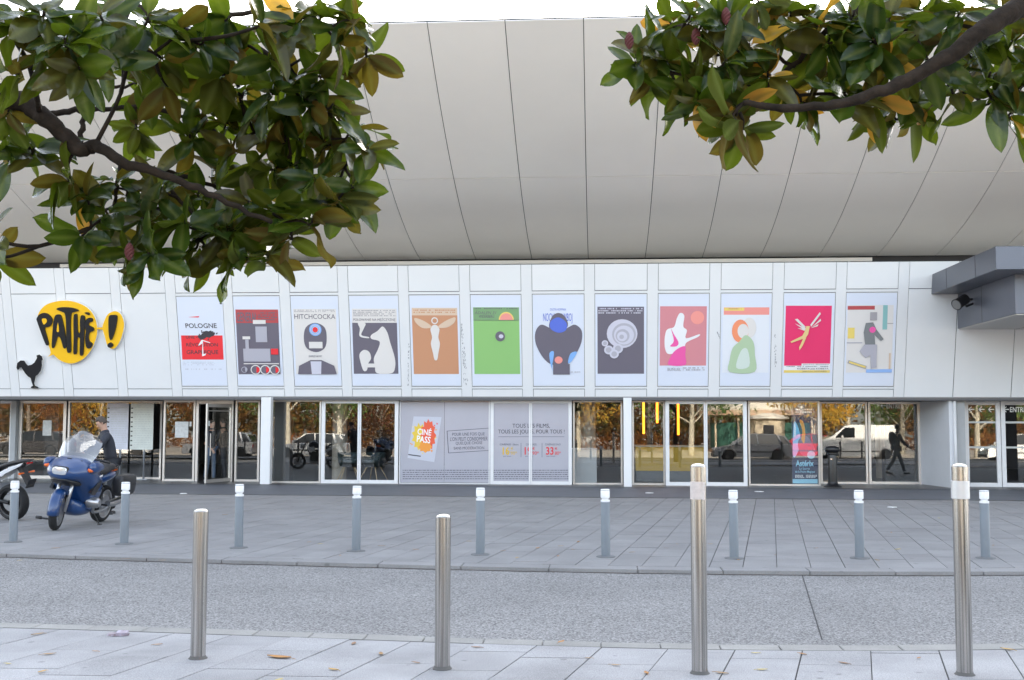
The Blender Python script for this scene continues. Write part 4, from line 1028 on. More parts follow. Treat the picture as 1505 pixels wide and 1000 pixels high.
# notice stand behind the left glazing
YN = 31.95
M_board = mat('pale notice board', (.60, .64, .60), .25, var=.08, vscale=4)
M_board2 = mat('lilac notice board', (.56, .58, .66), .25, var=.08, vscale=4)
t = empty('notice_stand', Vector((on_y(193, 700, YN).x, YN, LF)), label='pair of pale notice boards on grey posts by the recessed glazing behind the blue motorcycle', cat='notice board')
for x0, x1, m in ((156, 189.3, M_board2), (190.6, 226, M_board)):
    a = on_y(x0, 661, YN); b = on_y(x1, 593, YN)
    mb = MB(); mb.box((a.x, YN, a.z), (b.x, YN + .02, min(b.z, 2.2))); bo = mb.build('board', m, t, world=True)
    mb = MB()
    for k in range(9):
        z = a.z + (b.z - a.z) * (.08 + .1 * k); mb.box((a.x + .015, YN - .004, z), (a.x + .07, YN - .001, z + .035))
    mb.build('clip_strip', M_blk, bo, world=True)
    mb = MB(); rg = random.Random(int(x0))
    for k in range(18):
        z = a.z + (b.z - a.z) * (.05 + .05 * k); xx = a.x + .12
        while xx < b.x - .06:
            wd = rg.uniform(.03, .10); mb.box((xx, YN - .003, z), (min(xx + wd, b.x - .05), YN - .001, z + .012)); xx += wd + .03
    setp(mb.build('fine_print', mat('grey print', (.42, .45, .45), .6), bo, world=True), kind='stuff')
for px in (176, 211):
    a = on_y(px, 661, YN); mb = MB(); mb.tube([(a.x, YN + .045, LF), (a.x, YN + .045, 1.9)], .03, 12); mb.build('post', mat('grey post', (.35, .37, .4), .4, metal=.5), t, world=True, smooth=True)
    mb = MB(); mb.box((a.x - .15, YN - .1, LF), (a.x + .15, YN + .2, LF + .015)); mb.build('foot_plate', mat('grey post', (.35, .37, .4), .4, metal=.5), t, world=True)
# fallen leaves and litter on the ground
M_fl = [mat('dry leaf %d' % i, c, .7) for i, c in enumerate(((.42, .20, .06), (.36, .22, .10), (.50, .30, .08), (.28, .16, .09), (.55, .42, .12)))]
lrg = random.Random(11)
def dry_leaf(p, L, m, label, rz):
    mb = MB(); n = 7; vs = []; fs = []; cu_ = lrg.uniform(.15, .5)
    for k in range(n + 1):
        t = k / n; w = .42 * math.sin(math.pi * min(1, t * .97 + .02)) ** .8 * (1 - .25 * t); zz = .004 + cu_ * .25 * (t - .5) ** 2
        for j, s_ in enumerate((-1, 0, 1)): vs.append(((t - .5) * L, s_ * w * L * .5, (zz + abs(s_) * .10 * cu_) * L + .003))
    for k in range(n):
        for j in range(2): a = k * 3 + j; fs.append((a, a + 1, a + 4, a + 3))
    mb.add(vs, fs)
    mb.tube([(-.5 * L, 0, .004 + .06 * cu_ * L), (-.72 * L, .03 * L, .003)], .0015, 5)
    o = mb.build('fallen_leaf', m, smooth=True); o.location = p; o.rotation_euler = (0, 0, rz)
    setp(o, label, 'leaf', 'fallen leaves on the ground')
big = [(410, 967, .20, 0, 'large curled brown leaf on the granite slabs'), (1061, 990, .10, 1, 'tan leaf lying at the foot of the tall bollard with the sticker'), (1110, 960.5, .06, 4, 'bright yellow leaf on the gutter'),
       (825, 944, .10, 0, 'rust red leaf lying in the gutter'), (55, 933, .10, 1, 'pale tan leaf on the granite slabs near the crumpled wrapper'), (72, 962, .10, 1, 'broad tan leaf on the granite slabs by a slab joint')]
for x, y, L, mi, lab in big: dry_leaf(on_z(x, y, .003), L, M_fl[mi], lab, lrg.uniform(0, 6.28))
small = [(287, 804), (470, 800), (83, 806), (500, 817), (560, 803), (610, 808), (790, 806), (825, 803), (842, 808), (850, 797), (980, 806), (995, 800), (1045, 800), (1085, 823), (1140, 816), (1190, 768), (1200, 806), (1290, 824), (1310, 783), (1320, 808), (690, 796), (185, 822), (240, 824), (395, 826), (1460, 802), (1380, 762), (180, 935), (335, 940), (12, 976), (490, 985), (410, 1000), (865, 968), (950, 990), (740, 810), (455, 797), (930, 812), (905, 828), (330, 757), (62, 988), (140, 958), (232, 948), (560, 962), (612, 975), (1180, 962), (1240, 975), (1350, 968), (1480, 955), (700, 952), (1120, 985), (905, 978), (520, 946), (30, 824), (560, 830), (660, 832), (1150, 838), (760, 820), (820, 818)]
for x, y in small:
    z = .003 if (y < 826 or y > 945) else (ROADZ + .003)
    dry_leaf(on_z(x, y, z), lrg.uniform(.05, .11), lrg.choice(M_fl), 'small dry leaf scattered on the paving', lrg.uniform(0, 6.28))
p = on_z(171, 934, .002); mb = MB(); rg = random.Random(6)
P = [(.10 * math.cos(k * .9) * rg.uniform(.6, 1.1), .05 * math.sin(k * .9) * rg.uniform(.6, 1.1), 0) for k in range(7)]
mb.prism(P, (.01, 0, .018)); mb.cbox((.05, 0, .026), (.09, .05, .008), Matrix.Rotation(.3, 3, 'X')); o = mb.build('wrapper', mat('crumpled wrapper', (.5, .47, .58), .4, col2=(.15, .08, .06), vscale=18)); o.location = p
setp(o, 'crumpled pale wrapper lying on the granite slabs', 'litter')
for x, y, l in ((955, 725, 'white paper scrap on the dark apron before the printed window'), (1116, 723, 'white paper scrap on the dark apron before the glass doors'), (268, 726, 'white paper scrap on the apron before the open door'), (1310, 746, 'small white scrap on the slab paving')):
    p = on_z(x, y, .008); mb = MB(); P = [(.10 * math.cos(k * 1.1) * rg.uniform(.5, 1.2), .12 * math.sin(k * 1.1) * rg.uniform(.5, 1.2), 0) for k in range(6)]
    mb.prism(P, (0, 0, .012)); o = mb.build('paper_scrap', M_wpaint); o.location = p; setp(o, l, 'litter')
# ================================================================== motorcycles
M_bblue = mat('blue motorcycle paint', (.010, .045, .15), .28, coat=.6); M_rub = mat('tyre rubber', (.014, .014, .015), .75, bump=.15, bscale=80)
M_blkpl = mat('black plastic', (.016, .016, .018), .42); M_seat = mat('black vinyl', (.02, .02, .022), .5); M_chrome = mat('cast alloy', (.45, .45, .46), .3, metal=.9)
M_amber = mat('amber lens', (.75, .14, .02), .2); M_lens = mat('headlamp lens', (.62, .65, .70), .08, metal=.6, coat=1.0); M_screen = glass_mat('milky windscreen', (.62, .66, .74), .20, .16)
M_bwhite = mat('white motorcycle paint', (.72, .73, .75), .3, coat=.5); M_bnavy = mat('dark navy paint', (.02, .025, .045), .35, coat=.4)
def ering(x, zc, hz, hy, n=28, e=2.5, y0=0.0):
    out = []
    for k in range(n):
        a = 2 * math.pi * k / n; c, s_ = math.cos(a), math.sin(a)
        out.append((x, y0 + hy * math.copysign(abs(c) ** (2 / e), c), zc + hz * math.copysign(abs(s_) ** (2 / e), s_)))
    return out
def eloft(secs, e=2.5, n=28, y0=0.0):
    mb = MB(); 
    S_ = []
    for i in range(len(secs) - 1):          # finer spacing through the sections
        p0, p1, p2, p3 = [np.array(secs[max(0, min(len(secs) - 1, i + d))]) for d in (-1, 0, 1, 2)]
        for k in range(3):
            t = k / 3; S_.append(.5 * ((2 * p1) + (p2 - p0) * t + (2 * p0 - 5 * p1 + 4 * p2 - p3) * t * t + (3 * p1 - p0 - 3 * p2 + p3) * t ** 3))
    S_.append(np.array(secs[-1]))
    mb.rings([ering(q[0], q[1], max(q[2], .004), max(q[3], .004), n, e, y0) for q in S_]); return mb
def wheel(parent, x, r, wd, rot=None, name='wheel', spokes=5, rimcol=None):
    g = empty(name, (x, 0, r)); g.parent = parent
    if rot: g.rotation_euler = (0, 0, rot)
    pr = []
    for k in range(13):
        a = math.pi * (k / 12) ; pr.append((r - .055 + .055 * math.sin(a), -wd / 2 * math.cos(a)))
    pr = [(r - .075, -wd / 2 * .8)] + pr + [(r - .075, wd / 2 * .8)]
    mb = MB(); rs = []
    for rr, y in pr:
        rs.append([(rr * math.cos(2 * math.pi * j / 40), y, rr * math.sin(2 * math.pi * j / 40)) for j in range(40)])
    mb.rings(rs, False); mb.build('tyre', M_rub, g, smooth=True)
    mb = MB(); rs = []
    for rr, y in ((r - .074, -wd * .4), (r - .095, -wd * .36), (r - .10, 0), (r - .095, wd * .36), (r - .074, wd * .4)):
        rs.append([(rr * math.cos(2 * math.pi * j / 40), y, rr * math.sin(2 * math.pi * j / 40)) for j in range(40)])
    mb.rings(rs, False)
    for k in range(spokes):
        a = 2 * math.pi * k / spokes; mb.tube([(.03 * math.cos(a), 0, .03 * math.sin(a)), ((r - .09) * math.cos(a + .15), 0, (r - .09) * math.sin(a + .15))], [.022, .016], 8)
    mb.tube([(0, -.07, 0), (0, .07, 0)], .045, 14); mb.build('rim', rimcol or M_chrome, g, smooth=True, auto=40)
    for s_ in (-1, 1):
        mb = MB(); mb.tube([(0, s_ * .062, 0), (0, s_ * .067, 0)], .145, 28); mb.build('brake_disc', M_chrome, g)
    return g
def blue_tourer(front, rear):
    d = front - rear; wb = 1.49; mid = (front + rear) / 2
    hd = math.atan2(d.y, d.x)
    root = empty('touring_motorcycle', front - Vector((math.cos(hd), math.sin(hd), 0)) * wb / 2, hd, 'blue faired touring motorcycle with black panniers parked on the paving', 'motorcycle')
    root.rotation_euler = (R_(-7), 0, hd)
    F = wb / 2
    wheel(root, F, .302, .125, R_(14)); wheel(root, -F, .312, .165)
    # front mudguard
    mb = MB(); vs = []; fs = []; na = 14; st = R_(14)
    for k in range(na + 1):
        a = R_(-8) + R_(175) * k / na
        for j in range(7):
            b = (j - 3) / 3; rr = .345 - .055 * abs(b) ** 2.5 - (.03 if abs(b) == 1 else 0); y = b * .098 * (1 - .25 * (k / na - .5) ** 2); x = rr * math.cos(a); z = .302 + rr * math.sin(a)
            vs.append((F + x * math.cos(st) - y * math.sin(st), x * math.sin(st) + y * math.cos(st), z))
    for k in range(na):
        for j in range(6): q = k * 7 + j; fs.append((q, q + 1, q + 8, q + 7))
    mb.add(vs, fs); o = mb.build('front_mudguard', M_bblue, root, smooth=True); sm_ = o.modifiers.new('solid', 'SOLIDIFY'); sm_.thickness = .006
    for s_ in (-1, 1):
        mb = MB(); mb.tube([(F - .02, s_ * .105, .30), (F - .26, s_ * .105, .98)], .027, 12); mb.build('fork_leg', M_chrome, root, smooth=True)
    up_ = eloft([(.87, .905, .03, .05), (.84, .90, .085, .155), (.76, .90, .125, .245), (.64, .915, .175, .32), (.52, .905, .235, .365), (.40, .865, .30, .37), (.26, .775, .38, .35), (.10, .69, .40, .32), (-.06, .65, .34, .285), (-.20, .66, .22, .23), (-.26, .66, .12, .18)], 2.2, 32).build('fairing', M_bblue, root, smooth=True)
    mb = MB(); mb.rings([ering(x, .925, .075 * k, .135 * k, 24, 4.0) for x, k in ((.80, 1.0), (.847, .99), (.850, .94))]); mb.build('headlight_bezel', M_blkpl, up_, smooth=True, auto=40)
    for s_ in (-1, 1):
        mb = MB(); mb.tube(smooth_path([(.60, s_ * .325, .965), (.44, s_ * .372, .955), (.22, s_ * .347, .93), (-.02, s_ * .285, .86)]), .006, 6); mb.build('panel_gap', M_blkpl, up_)
        mb = MB(); mb.tube(smooth_path([(.42, s_ * .33, .66), (.26, s_ * .345, .62), (.02, s_ * .30, .60)]), .006, 6); mb.build('panel_gap', M_blkpl, up_)
        mb = MB(); mb.cbox((.16, s_ * .352, .86), (.09, .012, .03), Matrix.Rotation(.15, 3, 'Y')); mb.build('badge', M_bwhite, up_, bevel=.004)
    for s_ in (-1, 1):
        mb = MB(); mb.prism([(.42, s_ * .352, .60), (.30, s_ * .366, .74), (.10, s_ * .345, .78), (.12, s_ * .345, .70), (.30, s_ * .36, .56)], (0, s_ * -.05, 0)); mb.build('fairing_scoop', M_blkpl, root)
    eloft([(.46, .38, .10, .10), (.34, .33, .13, .19), (.05, .31, .12, .20), (-.20, .33, .08, .14)], 2.4).build('belly_pan', M_bblue, root, smooth=True)
    eloft([(.82, .795, .02, .10), (.72, .765, .045, .19), (.56, .74, .06, .23), (.46, .72, .05, .2)], 2.6).build('air_intake', M_blkpl, root, smooth=True)
    mb = MB(); mb.rings([ering(x, .925, .062 * k, .118 * k, 24, 4.0) for x, k in ((.80, 1.0), (.866, .97), (.874, .9), (.878, .4))]); mb.build('headlight', M_lens, up_, smooth=True, auto=40)
    for s_ in (-1, 1):
        eloft([(.60, 1.00, .03, .025), (.56, 1.00, .075, .06), (.44, 1.01, .085, .075), (.28, 1.01, .06, .05), (.18, 1.0, .02, .02)], 2.3, 20, s_ * .375).build('mirror_pod', M_bblue, root, smooth=True)
        mb = MB(); mb.rings([ering(x, .965, hz, hy, 16, 2.2, s_ * .355) for x, hz, hy in ((.50, .03, .06), (.585, .032, .055), (.60, .022, .04), (.605, .006, .01))]); mb.build('indicator', M_amber, root, smooth=True)
    # screen
    mb = MB(); vs = []; fs = []; n1, n2 = 10, 12
    for i in range(n1 + 1):
        t = i / n1
        for j in range(n2 + 1):
            b = (j - n2 / 2) / (n2 / 2); wd = .20 + .09 * math.sin(math.pi * min(1, t * .75 + .12)) if t < .85 else .20 + .09 * math.sin(math.pi * .757) - (t - .85) * .45
            vs.append((.60 - .33 * t - .16 * b * b, b * wd * 1.12, 1.08 + .46 * t - .05 * b * b - (.06 * b * b if t > .85 else 0)))
    for i in range(n1):
        for j in range(n2): q = i * (n2 + 1) + j; fs.append((q, q + 1, q + n2 + 2, q + n2 + 1))
    mb.add(vs, fs); mb.build('windscreen', M_screen, root, smooth=True)
    eloft([(.45, 1.14, .03, .12), (.34, 1.15, .05, .2), (.18, 1.12, .05, .2), (.1, 1.08, .02, .15)], 2.5).build('dashboard', M_blkpl, root, smooth=True)
    for k in range(3):
        mb = MB(); mb.cbox((.575 - .03 * abs(k - 1), (k - 1) * .17, 1.105 - .02 * abs(k - 1)), (.06, .07, .03)); mb.build('vent', M_blkpl, root, bevel=.005)
    eloft([(.16, .99, .08, .12), (.05, 1.01, .13, .18), (-.12, .99, .13, .17), (-.24, .95, .07, .12)], 2.4).build('tank', M_bblue, root, smooth=True)
    eloft([(-.16, .885, .04, .11), (-.28, .865, .065, .16), (-.48, .88, .07, .165), (-.60, .92, .075, .15), (-.80, .935, .06, .13), (-.86, .93, .02, .08)], 2.6).build('seat', M_seat, root, smooth=True)
    eloft([(-.18, .74, .08, .14), (-.5, .76, .09, .15), (-.85, .80, .07, .12), (-.95, .80, .03, .08)], 2.6).build('tail', M_bblue, root, smooth=True)
    for s_ in (-1, 1):
        o = eloft([(-.48, .66, .10, .06), (-.53, .66, .165, .10), (-.75, .66, .18, .115), (-1.00, .67, .17, .105), (-1.06, .67, .10, .06)], 3.4, 24, s_ * .33).build('pannier', M_blkpl, root, smooth=True)
        mb = MB(); mb.cbox((-.76, s_ * .447, .69), (.40, .012, .018)); mb.build('pannier_seam', M_seat, o)
        mb = MB(); mb.tube([(.18, s_ * .20, .43), (.18, s_ * .36, .43), (.18, s_ * .40, .43)], [.085, .085, .06], 18); mb.build('cylinder_head', M_chrome, root, smooth=True, auto=40)
        mb = MB(); mb.tube(smooth_path([(.17, s_ * .30, .36), (.05, s_ * .25, .26), (-.3, s_ * .24, .27), (-.55, s_ * .25, .34)]), .024, 10); mb.build('exhaust_pipe', M_chrome, root, smooth=True)
        mb = MB(); mb.tube([(-.22, s_ * .20, .36), (-.22, s_ * .34, .36)], .017, 8); mb.build('footpeg', M_blkpl, root)
        mb = MB(); mb.tube(smooth_path([(.22, s_ * .08, 1.07), (.22, s_ * .22, 1.11), (.12, s_ * .36, 1.09)]), .015, 10); mb.tube([(.14, s_ * .33, 1.095), (.08, s_ * .43, 1.08)], .021, 10); mb.build('handlebar', M_blkpl, root, smooth=True)
    for z in (.545, .61):
        for s_ in (-1, 1): mb = MB(); mb.cbox((-.06, s_ * .298, z + .1), (.05, .02, .035)); mb.build('side_vent', M_blkpl, root)
    mb = MB(); mb.tube([(-.42, .25, .36), (-.62, .26, .37), (-1.0, .27, .42)], [.05, .065, .06], 16); mb.build('silencer', M_chrome, root, smooth=True, auto=40)
    mb = MB(); mb.tube([(-F, -.09, .312), (-.1, -.10, .40)], .035, 10); mb.cbox((-.05, 0, .48), (.42, .24, .30)); mb.build('engine_block', M_blkpl, root, bevel=.02)
    mb = MB(); mb.tube([(-.86, -.11, .90), (-.98, -.11, .95), (-.98, .11, .95), (-.86, .11, .90)], .012, 8); mb.build('rack', M_blkpl, root)
    mb = MB(); mb.tube([(-.02, .16, .32), (-.10, .30, .075)], .012, 8); mb.cbox((-.105, .315, .06), (.07, .05, .012)); mb.build('side_stand', M_blkpl, root)
    mb = MB(); mb.tube([(F + .03, -.07, .16), (F + .03, -.30, .165)], .014, 8); mb.tube([(F + .03, -.22, .165), (F + .03, -.31, .165)], .024, 8); mb.build('disc_lock', M_blkpl, root, smooth=True)
    mb = MB(); mb.rings([ering(x, .885, .03, .09, 16, 3) for x in (-.94, -.965)]); mb.build('tail_light', M_amber, root)
    return root
blue_tourer(on_z(80, 779.5), on_z(200, 757))

def naked_bike(rear, hd):
    root = empty('naked_motorcycle', rear + Vector((math.cos(hd), math.sin(hd), 0)) * .70, hd, 'black and white naked motorcycle parked at the edge of the paving', 'motorcycle')
    root.rotation_euler = (R_(-6), 0, hd); F = .70
    wheel(root, F, .30, .12, 0, rimcol=M_blkpl); wheel(root, -F, .312, .18, 0, rimcol=M_blkpl)
    eloft([(.30, .90, .05, .09), (.20, .93, .12, .16), (.02, .92, .13, .16), (-.14, .86, .07, .10)], 2.4).build('tank', M_bnavy, root, smooth=True)
    eloft([(-.10, .83, .03, .09), (-.22, .81, .045, .13), (-.40, .83, .045, .13), (-.48, .87, .04, .11)], 2.6).build('seat', M_seat, root, smooth=True)
    eloft([(-.46, .895, .03, .10), (-.62, .945, .04, .12), (-.86, 1.0, .035, .11), (-1.08, 1.03, .022, .08), (-1.16, 1.035, .008, .04)], 2.6).build('pillion_seat', M_seat, root, smooth=True)
    for s_ in (-1, 1):
        mb = MB(); mb.prism([(-.16, s_ * .135, .68), (-.34, s_ * .14, .72), (-.70, s_ * .13, .89), (-1.06, s_ * .09, 1.0), (-1.0, s_ * .09, .945), (-.64, s_ * .13, .79), (-.34, s_ * .14, .63)], (0, s_ * .02, 0)); mb.build('tail_panel', M_bwhite, root, bevel=.006)
        mb = MB(); mb.tube([(F, s_ * .10, .30), (F - .27, s_ * .10, .95)], .026, 12); mb.build('fork_leg', M_blkpl, root, smooth=True)
        mb = MB(); mb.tube([(-F, s_ * .10, .312), (-.12, s_ * .09, .42)], [.028, .04], 10); mb.build('swing_arm', M_blkpl, root, smooth=True)
        mb = MB(); mb.tube([(.40, s_ * .10, .98), (.36, s_ * .30, 1.03)], .013, 8); mb.tube([(.37, s_ * .27, 1.025), (.34, s_ * .39, 1.02)], .02, 8); mb.build('handlebar', M_blkpl, root, smooth=True)
        mb = MB(); mb.tube([(.38, s_ * .28, 1.03), (.42, s_ * .34, 1.16)], .007, 6); mb.build('mirror_stem', M_blkpl, root)
        m2 = eloft([(.43, 1.18, .01, .02), (.435, 1.18, .045, .075), (.46, 1.18, .035, .06), (.47, 1.18, .01, .02)], 2.2, 18, s_ * .36).build('mirror', M_blkpl, root, smooth=True)
        mb = MB(); mb.prism([(.36, s_ * .13, .80), (.12, s_ * .155, .84), (.02, s_ * .16, .72), (.26, s_ * .15, .60)], (0, s_ * .02, 0)); mb.build('radiator_shroud', M_bwhite, root, bevel=.006)
    mb = MB(); mb.cbox((.06, 0, .47), (.46, .26, .36)); mb.cbox((.22, 0, .66), (.18, .22, .2), Matrix.Rotation(.4, 3, 'Y')); mb.build('engine_block', M_blkpl, root, bevel=.02)
    mb = MB(); mb.tube([(.32, 0, .78), (-.16, .10, .66), (-.14, .09, .42)], .03, 8); mb.tube([(.32, 0, .78), (-.16, -.10, .66), (-.14, -.09, .42)], .03, 8); mb.tube([(-.14, 0, .70), (-1.0, 0, .96)], .03, 8); mb.build('frame', M_blkpl, root, smooth=True)
    mb = MB(); mb.tube(smooth_path([(.26, -.12, .55), (.24, -.16, .28), (-.1, -.18, .26)]), .024, 10); mb.tube([(-.1, -.19, .27), (-.2, -.20, .30), (-.58, -.22, .42)], [.03, .055, .055], 14); mb.build('exhaust', M_chrome, root, smooth=True)
    mb = MB(); mb.rings([ering(x, .88, .09 * k, .10 * k, 20, 2.4) for x, k in ((.46, .8), (.56, 1), (.60, .9), (.62, .3))]); mb.build('headlight', M_lens, root, smooth=True)
    mb = MB(); mb.prism([(-.86, -.05, .92), (-.96, -.05, .93), (-1.12, -.05, .62), (-1.06, -.05, .60)], (0, .10, 0)); mb.cbox((-1.11, 0, .64), (.012, .18, .16), Matrix.Rotation(-.5, 3, 'Y')); mb.build('plate_holder', M_blkpl, root)
    mb = MB(); mb.cbox((-1.10, 0, .985), (.03, .12, .03)); mb.build('tail_light', mat('red lens', (.4, .01, .01), .2), root, bevel=.008)
    for s_ in (-1, 1): mb = MB(); mb.tube([(-1.02, s_ * .05, .82), (-1.03, s_ * .17, .82)], [.008, .02], 8); mb.build('indicator', M_amber, root)
    mb = MB(); mb.tube([(-.04, .13, .34), (-.10, .30, .05)], .012, 8); mb.build('side_stand', M_blkpl, root)
    vs = []; fs = []; mb = MB()
    for k in range(9):
        a = R_(20 + 120 * k / 8)
        for j in range(5): b = (j - 2) / 2; rr = .33 - .03 * b * b; vs.append((F + rr * math.cos(a), b * .075, .30 + rr * math.sin(a)))
    for k in range(8):
        for j in range(4): q = k * 5 + j; fs.append((q, q + 1, q + 6, q + 5))
    mb.add(vs, fs); mb.build('front_mudguard', M_blkpl, root, smooth=True)
naked_bike(on_z(20, 765), R_(164))
# ================================================================== people
M_skin = mat('skin', (.48, .29, .21), .55)
def skin_mesh(name, chains, m, parent, sub=2):
    """chains: lists of (point, radius); points that coincide are welded so limbs grow from the trunk"""
    vs = []; es = []; rad = []; key = {}; roots = []
    for ch in chains:
        prev = None
        for p, r in ch:
            k = tuple(round(c, 4) for c in p)
            if k not in key:
                key[k] = len(vs); vs.append(tuple(p)); rad.append(r)
                if prev is None: roots.append(key[k])
            i = key[k]
            if prev is not None and prev != i: es.append((prev, i))
            prev = i
    me = bpy.data.meshes.new(name); me.from_pydata(vs, es, []); me.materials.append(m)
    o = bpy.data.objects.new(name, me); COL.objects.link(o); o.parent = parent
    md = o.modifiers.new('skin', 'SKIN'); md.use_smooth_shade = True; md.branch_smoothing = .6
    for i, sv in enumerate(me.skin_vertices[0].data):
        r = rad[i]; sv.radius = r if isinstance(r, tuple) else (r, r); sv.use_root = i in roots
    if sub:
        s_ = o.modifiers.new('sub', 'SUBSURF'); s_.levels = sub; s_.render_levels = sub
    return o
def person(loc, rz, label, jacket, trousers, hair, pose, h=1.75, shoe=(.02, .02, .022), cap=None, group=None, bag=False):
    root = empty('person', loc, rz, label, 'person', group); k = h / 1.75
    V = lambda x, y, z: Vector((x, y, z)) * k
    lean = R_(pose.get('lean', 3)); hd = R_(pose.get('head', 0))
    hip = V(0, 0, .93 - pose.get('drop', 0))
    def up(d, side=0.0): return hip + Vector((math.sin(lean) * d * k, side * k, math.cos(lean) * d * k))
    waist, chest, sh, neck = up(.14), up(.34), up(.47), up(.55)
    fw = Vector((math.cos(lean), 0, -math.sin(lean)))
    hl = lean + hd
    hup = Vector((math.sin(hl), 0, math.cos(hl))); hfw = Vector((math.cos(hl), 0, -math.sin(hl)))
    hc = neck + hup * (.105 * k)
    body = []; jk = []; tr = []; shoes = []
    body.append([(waist, (.12 * k, .10 * k)), (chest, (.135 * k, .10 * k)), (sh, (.10 * k, .075 * k)), (neck, .052 * k), (hc - hup * .055 * k, (.066 * k, .075 * k)), (hc + hup * .02 * k + hfw * .004, (.073 * k, .09 * k)), (hc + hup * .085 * k, (.062 * k, .075 * k))])
    jk.append([(up(-.06), (.165 * k, .125 * k)), (waist, (.168 * k, .130 * k)), (chest, (.195 * k, .142 * k)), (sh, (.150 * k, .105 * k)), (up(.555), (.07 * k, .07 * k))])
    hands = []
    for s_, nm in ((1, 'l'), (-1, 'r')):
        a1 = R_(pose.get('arm_' + nm, 5)); el = R_(pose.get('elbow_' + nm, 15)); out = R_(pose.get('out_' + nm, 8))
        S0 = up(.455, s_ * .185)
        dv = Vector((math.sin(a1) * math.cos(out), s_ * math.sin(out), -math.cos(a1) * math.cos(out)))
        E0 = S0 + dv * .29 * k
        dv2 = Vector((math.sin(a1 + el) * math.cos(out * .3), s_ * math.sin(out * .3), -math.cos(a1 + el) * math.cos(out * .3)))
        W0 = E0 + dv2 * .25 * k
        body.append([(chest, (.135 * k, .10 * k)), (S0, .05 * k), (E0, .038 * k), (W0, (.03 * k, .024 * k)), (W0 + dv2 * .055 * k, (.024 * k, .038 * k)), (W0 + dv2 * .09 * k, (.018 * k, .036 * k))])
        jk.append([(chest, (.175 * k, .125 * k)), (S0, .082 * k), (S0.lerp(E0, .5), .072 * k), (E0, .062 * k), (E0.lerp(W0, .5), .055 * k), (W0 - dv2 * .01, .046 * k)])
        pf = dv2.cross(Vector((0, s_, 0))); pf = pf.normalized() if pf.length > .1 else Vector((1, 0, 0))
        palm = W0 + dv2 * .085 * k
        for q, (o_, L_) in enumerate(((-.028, .062), (-.010, .072), (.009, .068), (.027, .052))):
            b0 = palm + pf * o_ * k * -s_; cv = Vector((0, -s_, 0)) * .018 * k
            hands.append([(b0 - dv2 * .02 * k, .0095 * k), (b0 + dv2 * L_ * .5 * k + cv * .5, .0085 * k), (b0 + dv2 * L_ * .95 * k + cv * 1.6, .007 * k)])
        tb = W0 + dv2 * .035 * k
        hands.append([(tb, .012 * k), (tb + dv2 * .035 * k + pf * .035 * k * s_, .0105 * k), (tb + dv2 * .065 * k + pf * .045 * k * s_, .008 * k)])
        a2 = R_(pose.get('leg_' + nm, 0)); kn = R_(pose.get('knee_' + nm, 4))
        H0 = hip + Vector((0, s_ * .095 * k, -.04 * k))
        K0 = H0 + Vector((math.sin(a2), s_ * .02, -math.cos(a2))) * .42 * k
        A0 = K0 + Vector((math.sin(a2 - kn), 0, -math.cos(a2 - kn))) * .40 * k
        body.append([(waist, (.12 * k, .10 * k)), (H0, .075 * k), (K0, .05 * k), (A0, .038 * k)])
        tr.append([(hip + Vector((0, 0, .06 * k)), (.148 * k, .112 * k)), (H0, .094 * k), (H0.lerp(K0, .5), .082 * k), (K0, .064 * k), (K0.lerp(A0, .5), .060 * k), (A0, .052 * k)])
        tilt = R_(pose.get('foot_' + nm, 0)); fx_, fz_ = math.cos(tilt), math.sin(tilt)
        fd = Vector((fx_, s_ * .12, fz_)); an = A0 + Vector((0, 0, -.005))
        shoes.append([(an - fd * .05 * k + Vector((0, 0, -.055 * k)), (.038 * k, .040 * k)), (an + fd * .06 * k + Vector((0, 0, -.055 * k)), (.042 * k, .040 * k)), (an + fd * .17 * k + Vector((0, 0, -.062 * k)), (.042 * k, .030 * k)), (an + fd * .205 * k + Vector((0, 0, -.066 * k)), (.03 * k, .02 * k))])
    nose = [(hc + hfw * .07 * k - hup * .01 * k, .013 * k), (hc + hfw * .098 * k - hup * .022 * k, .012 * k)]
    body.append(nose)
    for s_ in (1, -1): body.append([(hc + Vector((0, s_ * .07 * k, 0)) - hup * .01 * k, .012 * k), (hc + Vector((0, s_ * .082 * k, 0)) + hup * .02 * k, .016 * k)])
    skin_mesh('body', body + hands, M_skin, root)
    skin_mesh('jacket', jk, jacket, root); skin_mesh('trousers', tr, trousers, root)
    ms = mat('shoe %s' % (shoe,), shoe, .5)
    for ch in shoes: skin_mesh('shoe', [ch], ms, root)
    # hair as a cap over the skull
    mb = MB(); rs = []
    for i in range(7):
        th = R_(6 + 84 * i / 6); ring = []
        for j in range(20):
            a = 2 * math.pi * j / 20; r = math.sin(th); ext = 1.0 + (.35 if math.cos(a) < .2 else 0) * max(0, (i - 4) / 2)
            p = hc + hup * (.02 * k + math.cos(th) * .115 * k - (ext - 1) * .10 * k) + hfw * (math.cos(a) * r * .098 * k - .008 * k) + Vector((0, math.sin(a) * r * .082 * k, 0))
            if math.cos(a) > .55 and i > 4: p = p + hup * .035 * k * (i - 4)
            ring.append(p)
        rs.append(ring)
    mb.rings(rs); mb.build('hair' if not cap else 'cap', cap or hair, root, smooth=True)
    for s_ in (1, -1):
        mb = MB(); mb.lathe([(.002, -.006), (.008, -.003), (.009, .002), (.004, .006)], 10, hc + hfw * .082 * k + Vector((0, s_ * .03 * k, 0)) + hup * .018 * k); mb.build('eye', P_ink, root, smooth=True)
    mb = MB(); mb.cbox(hc + hfw * .083 * k - hup * .058 * k, (.012, .044 * k, .009)); mb.build('mouth', mat('lips', (.35, .14, .12), .5), root, bevel=.003)
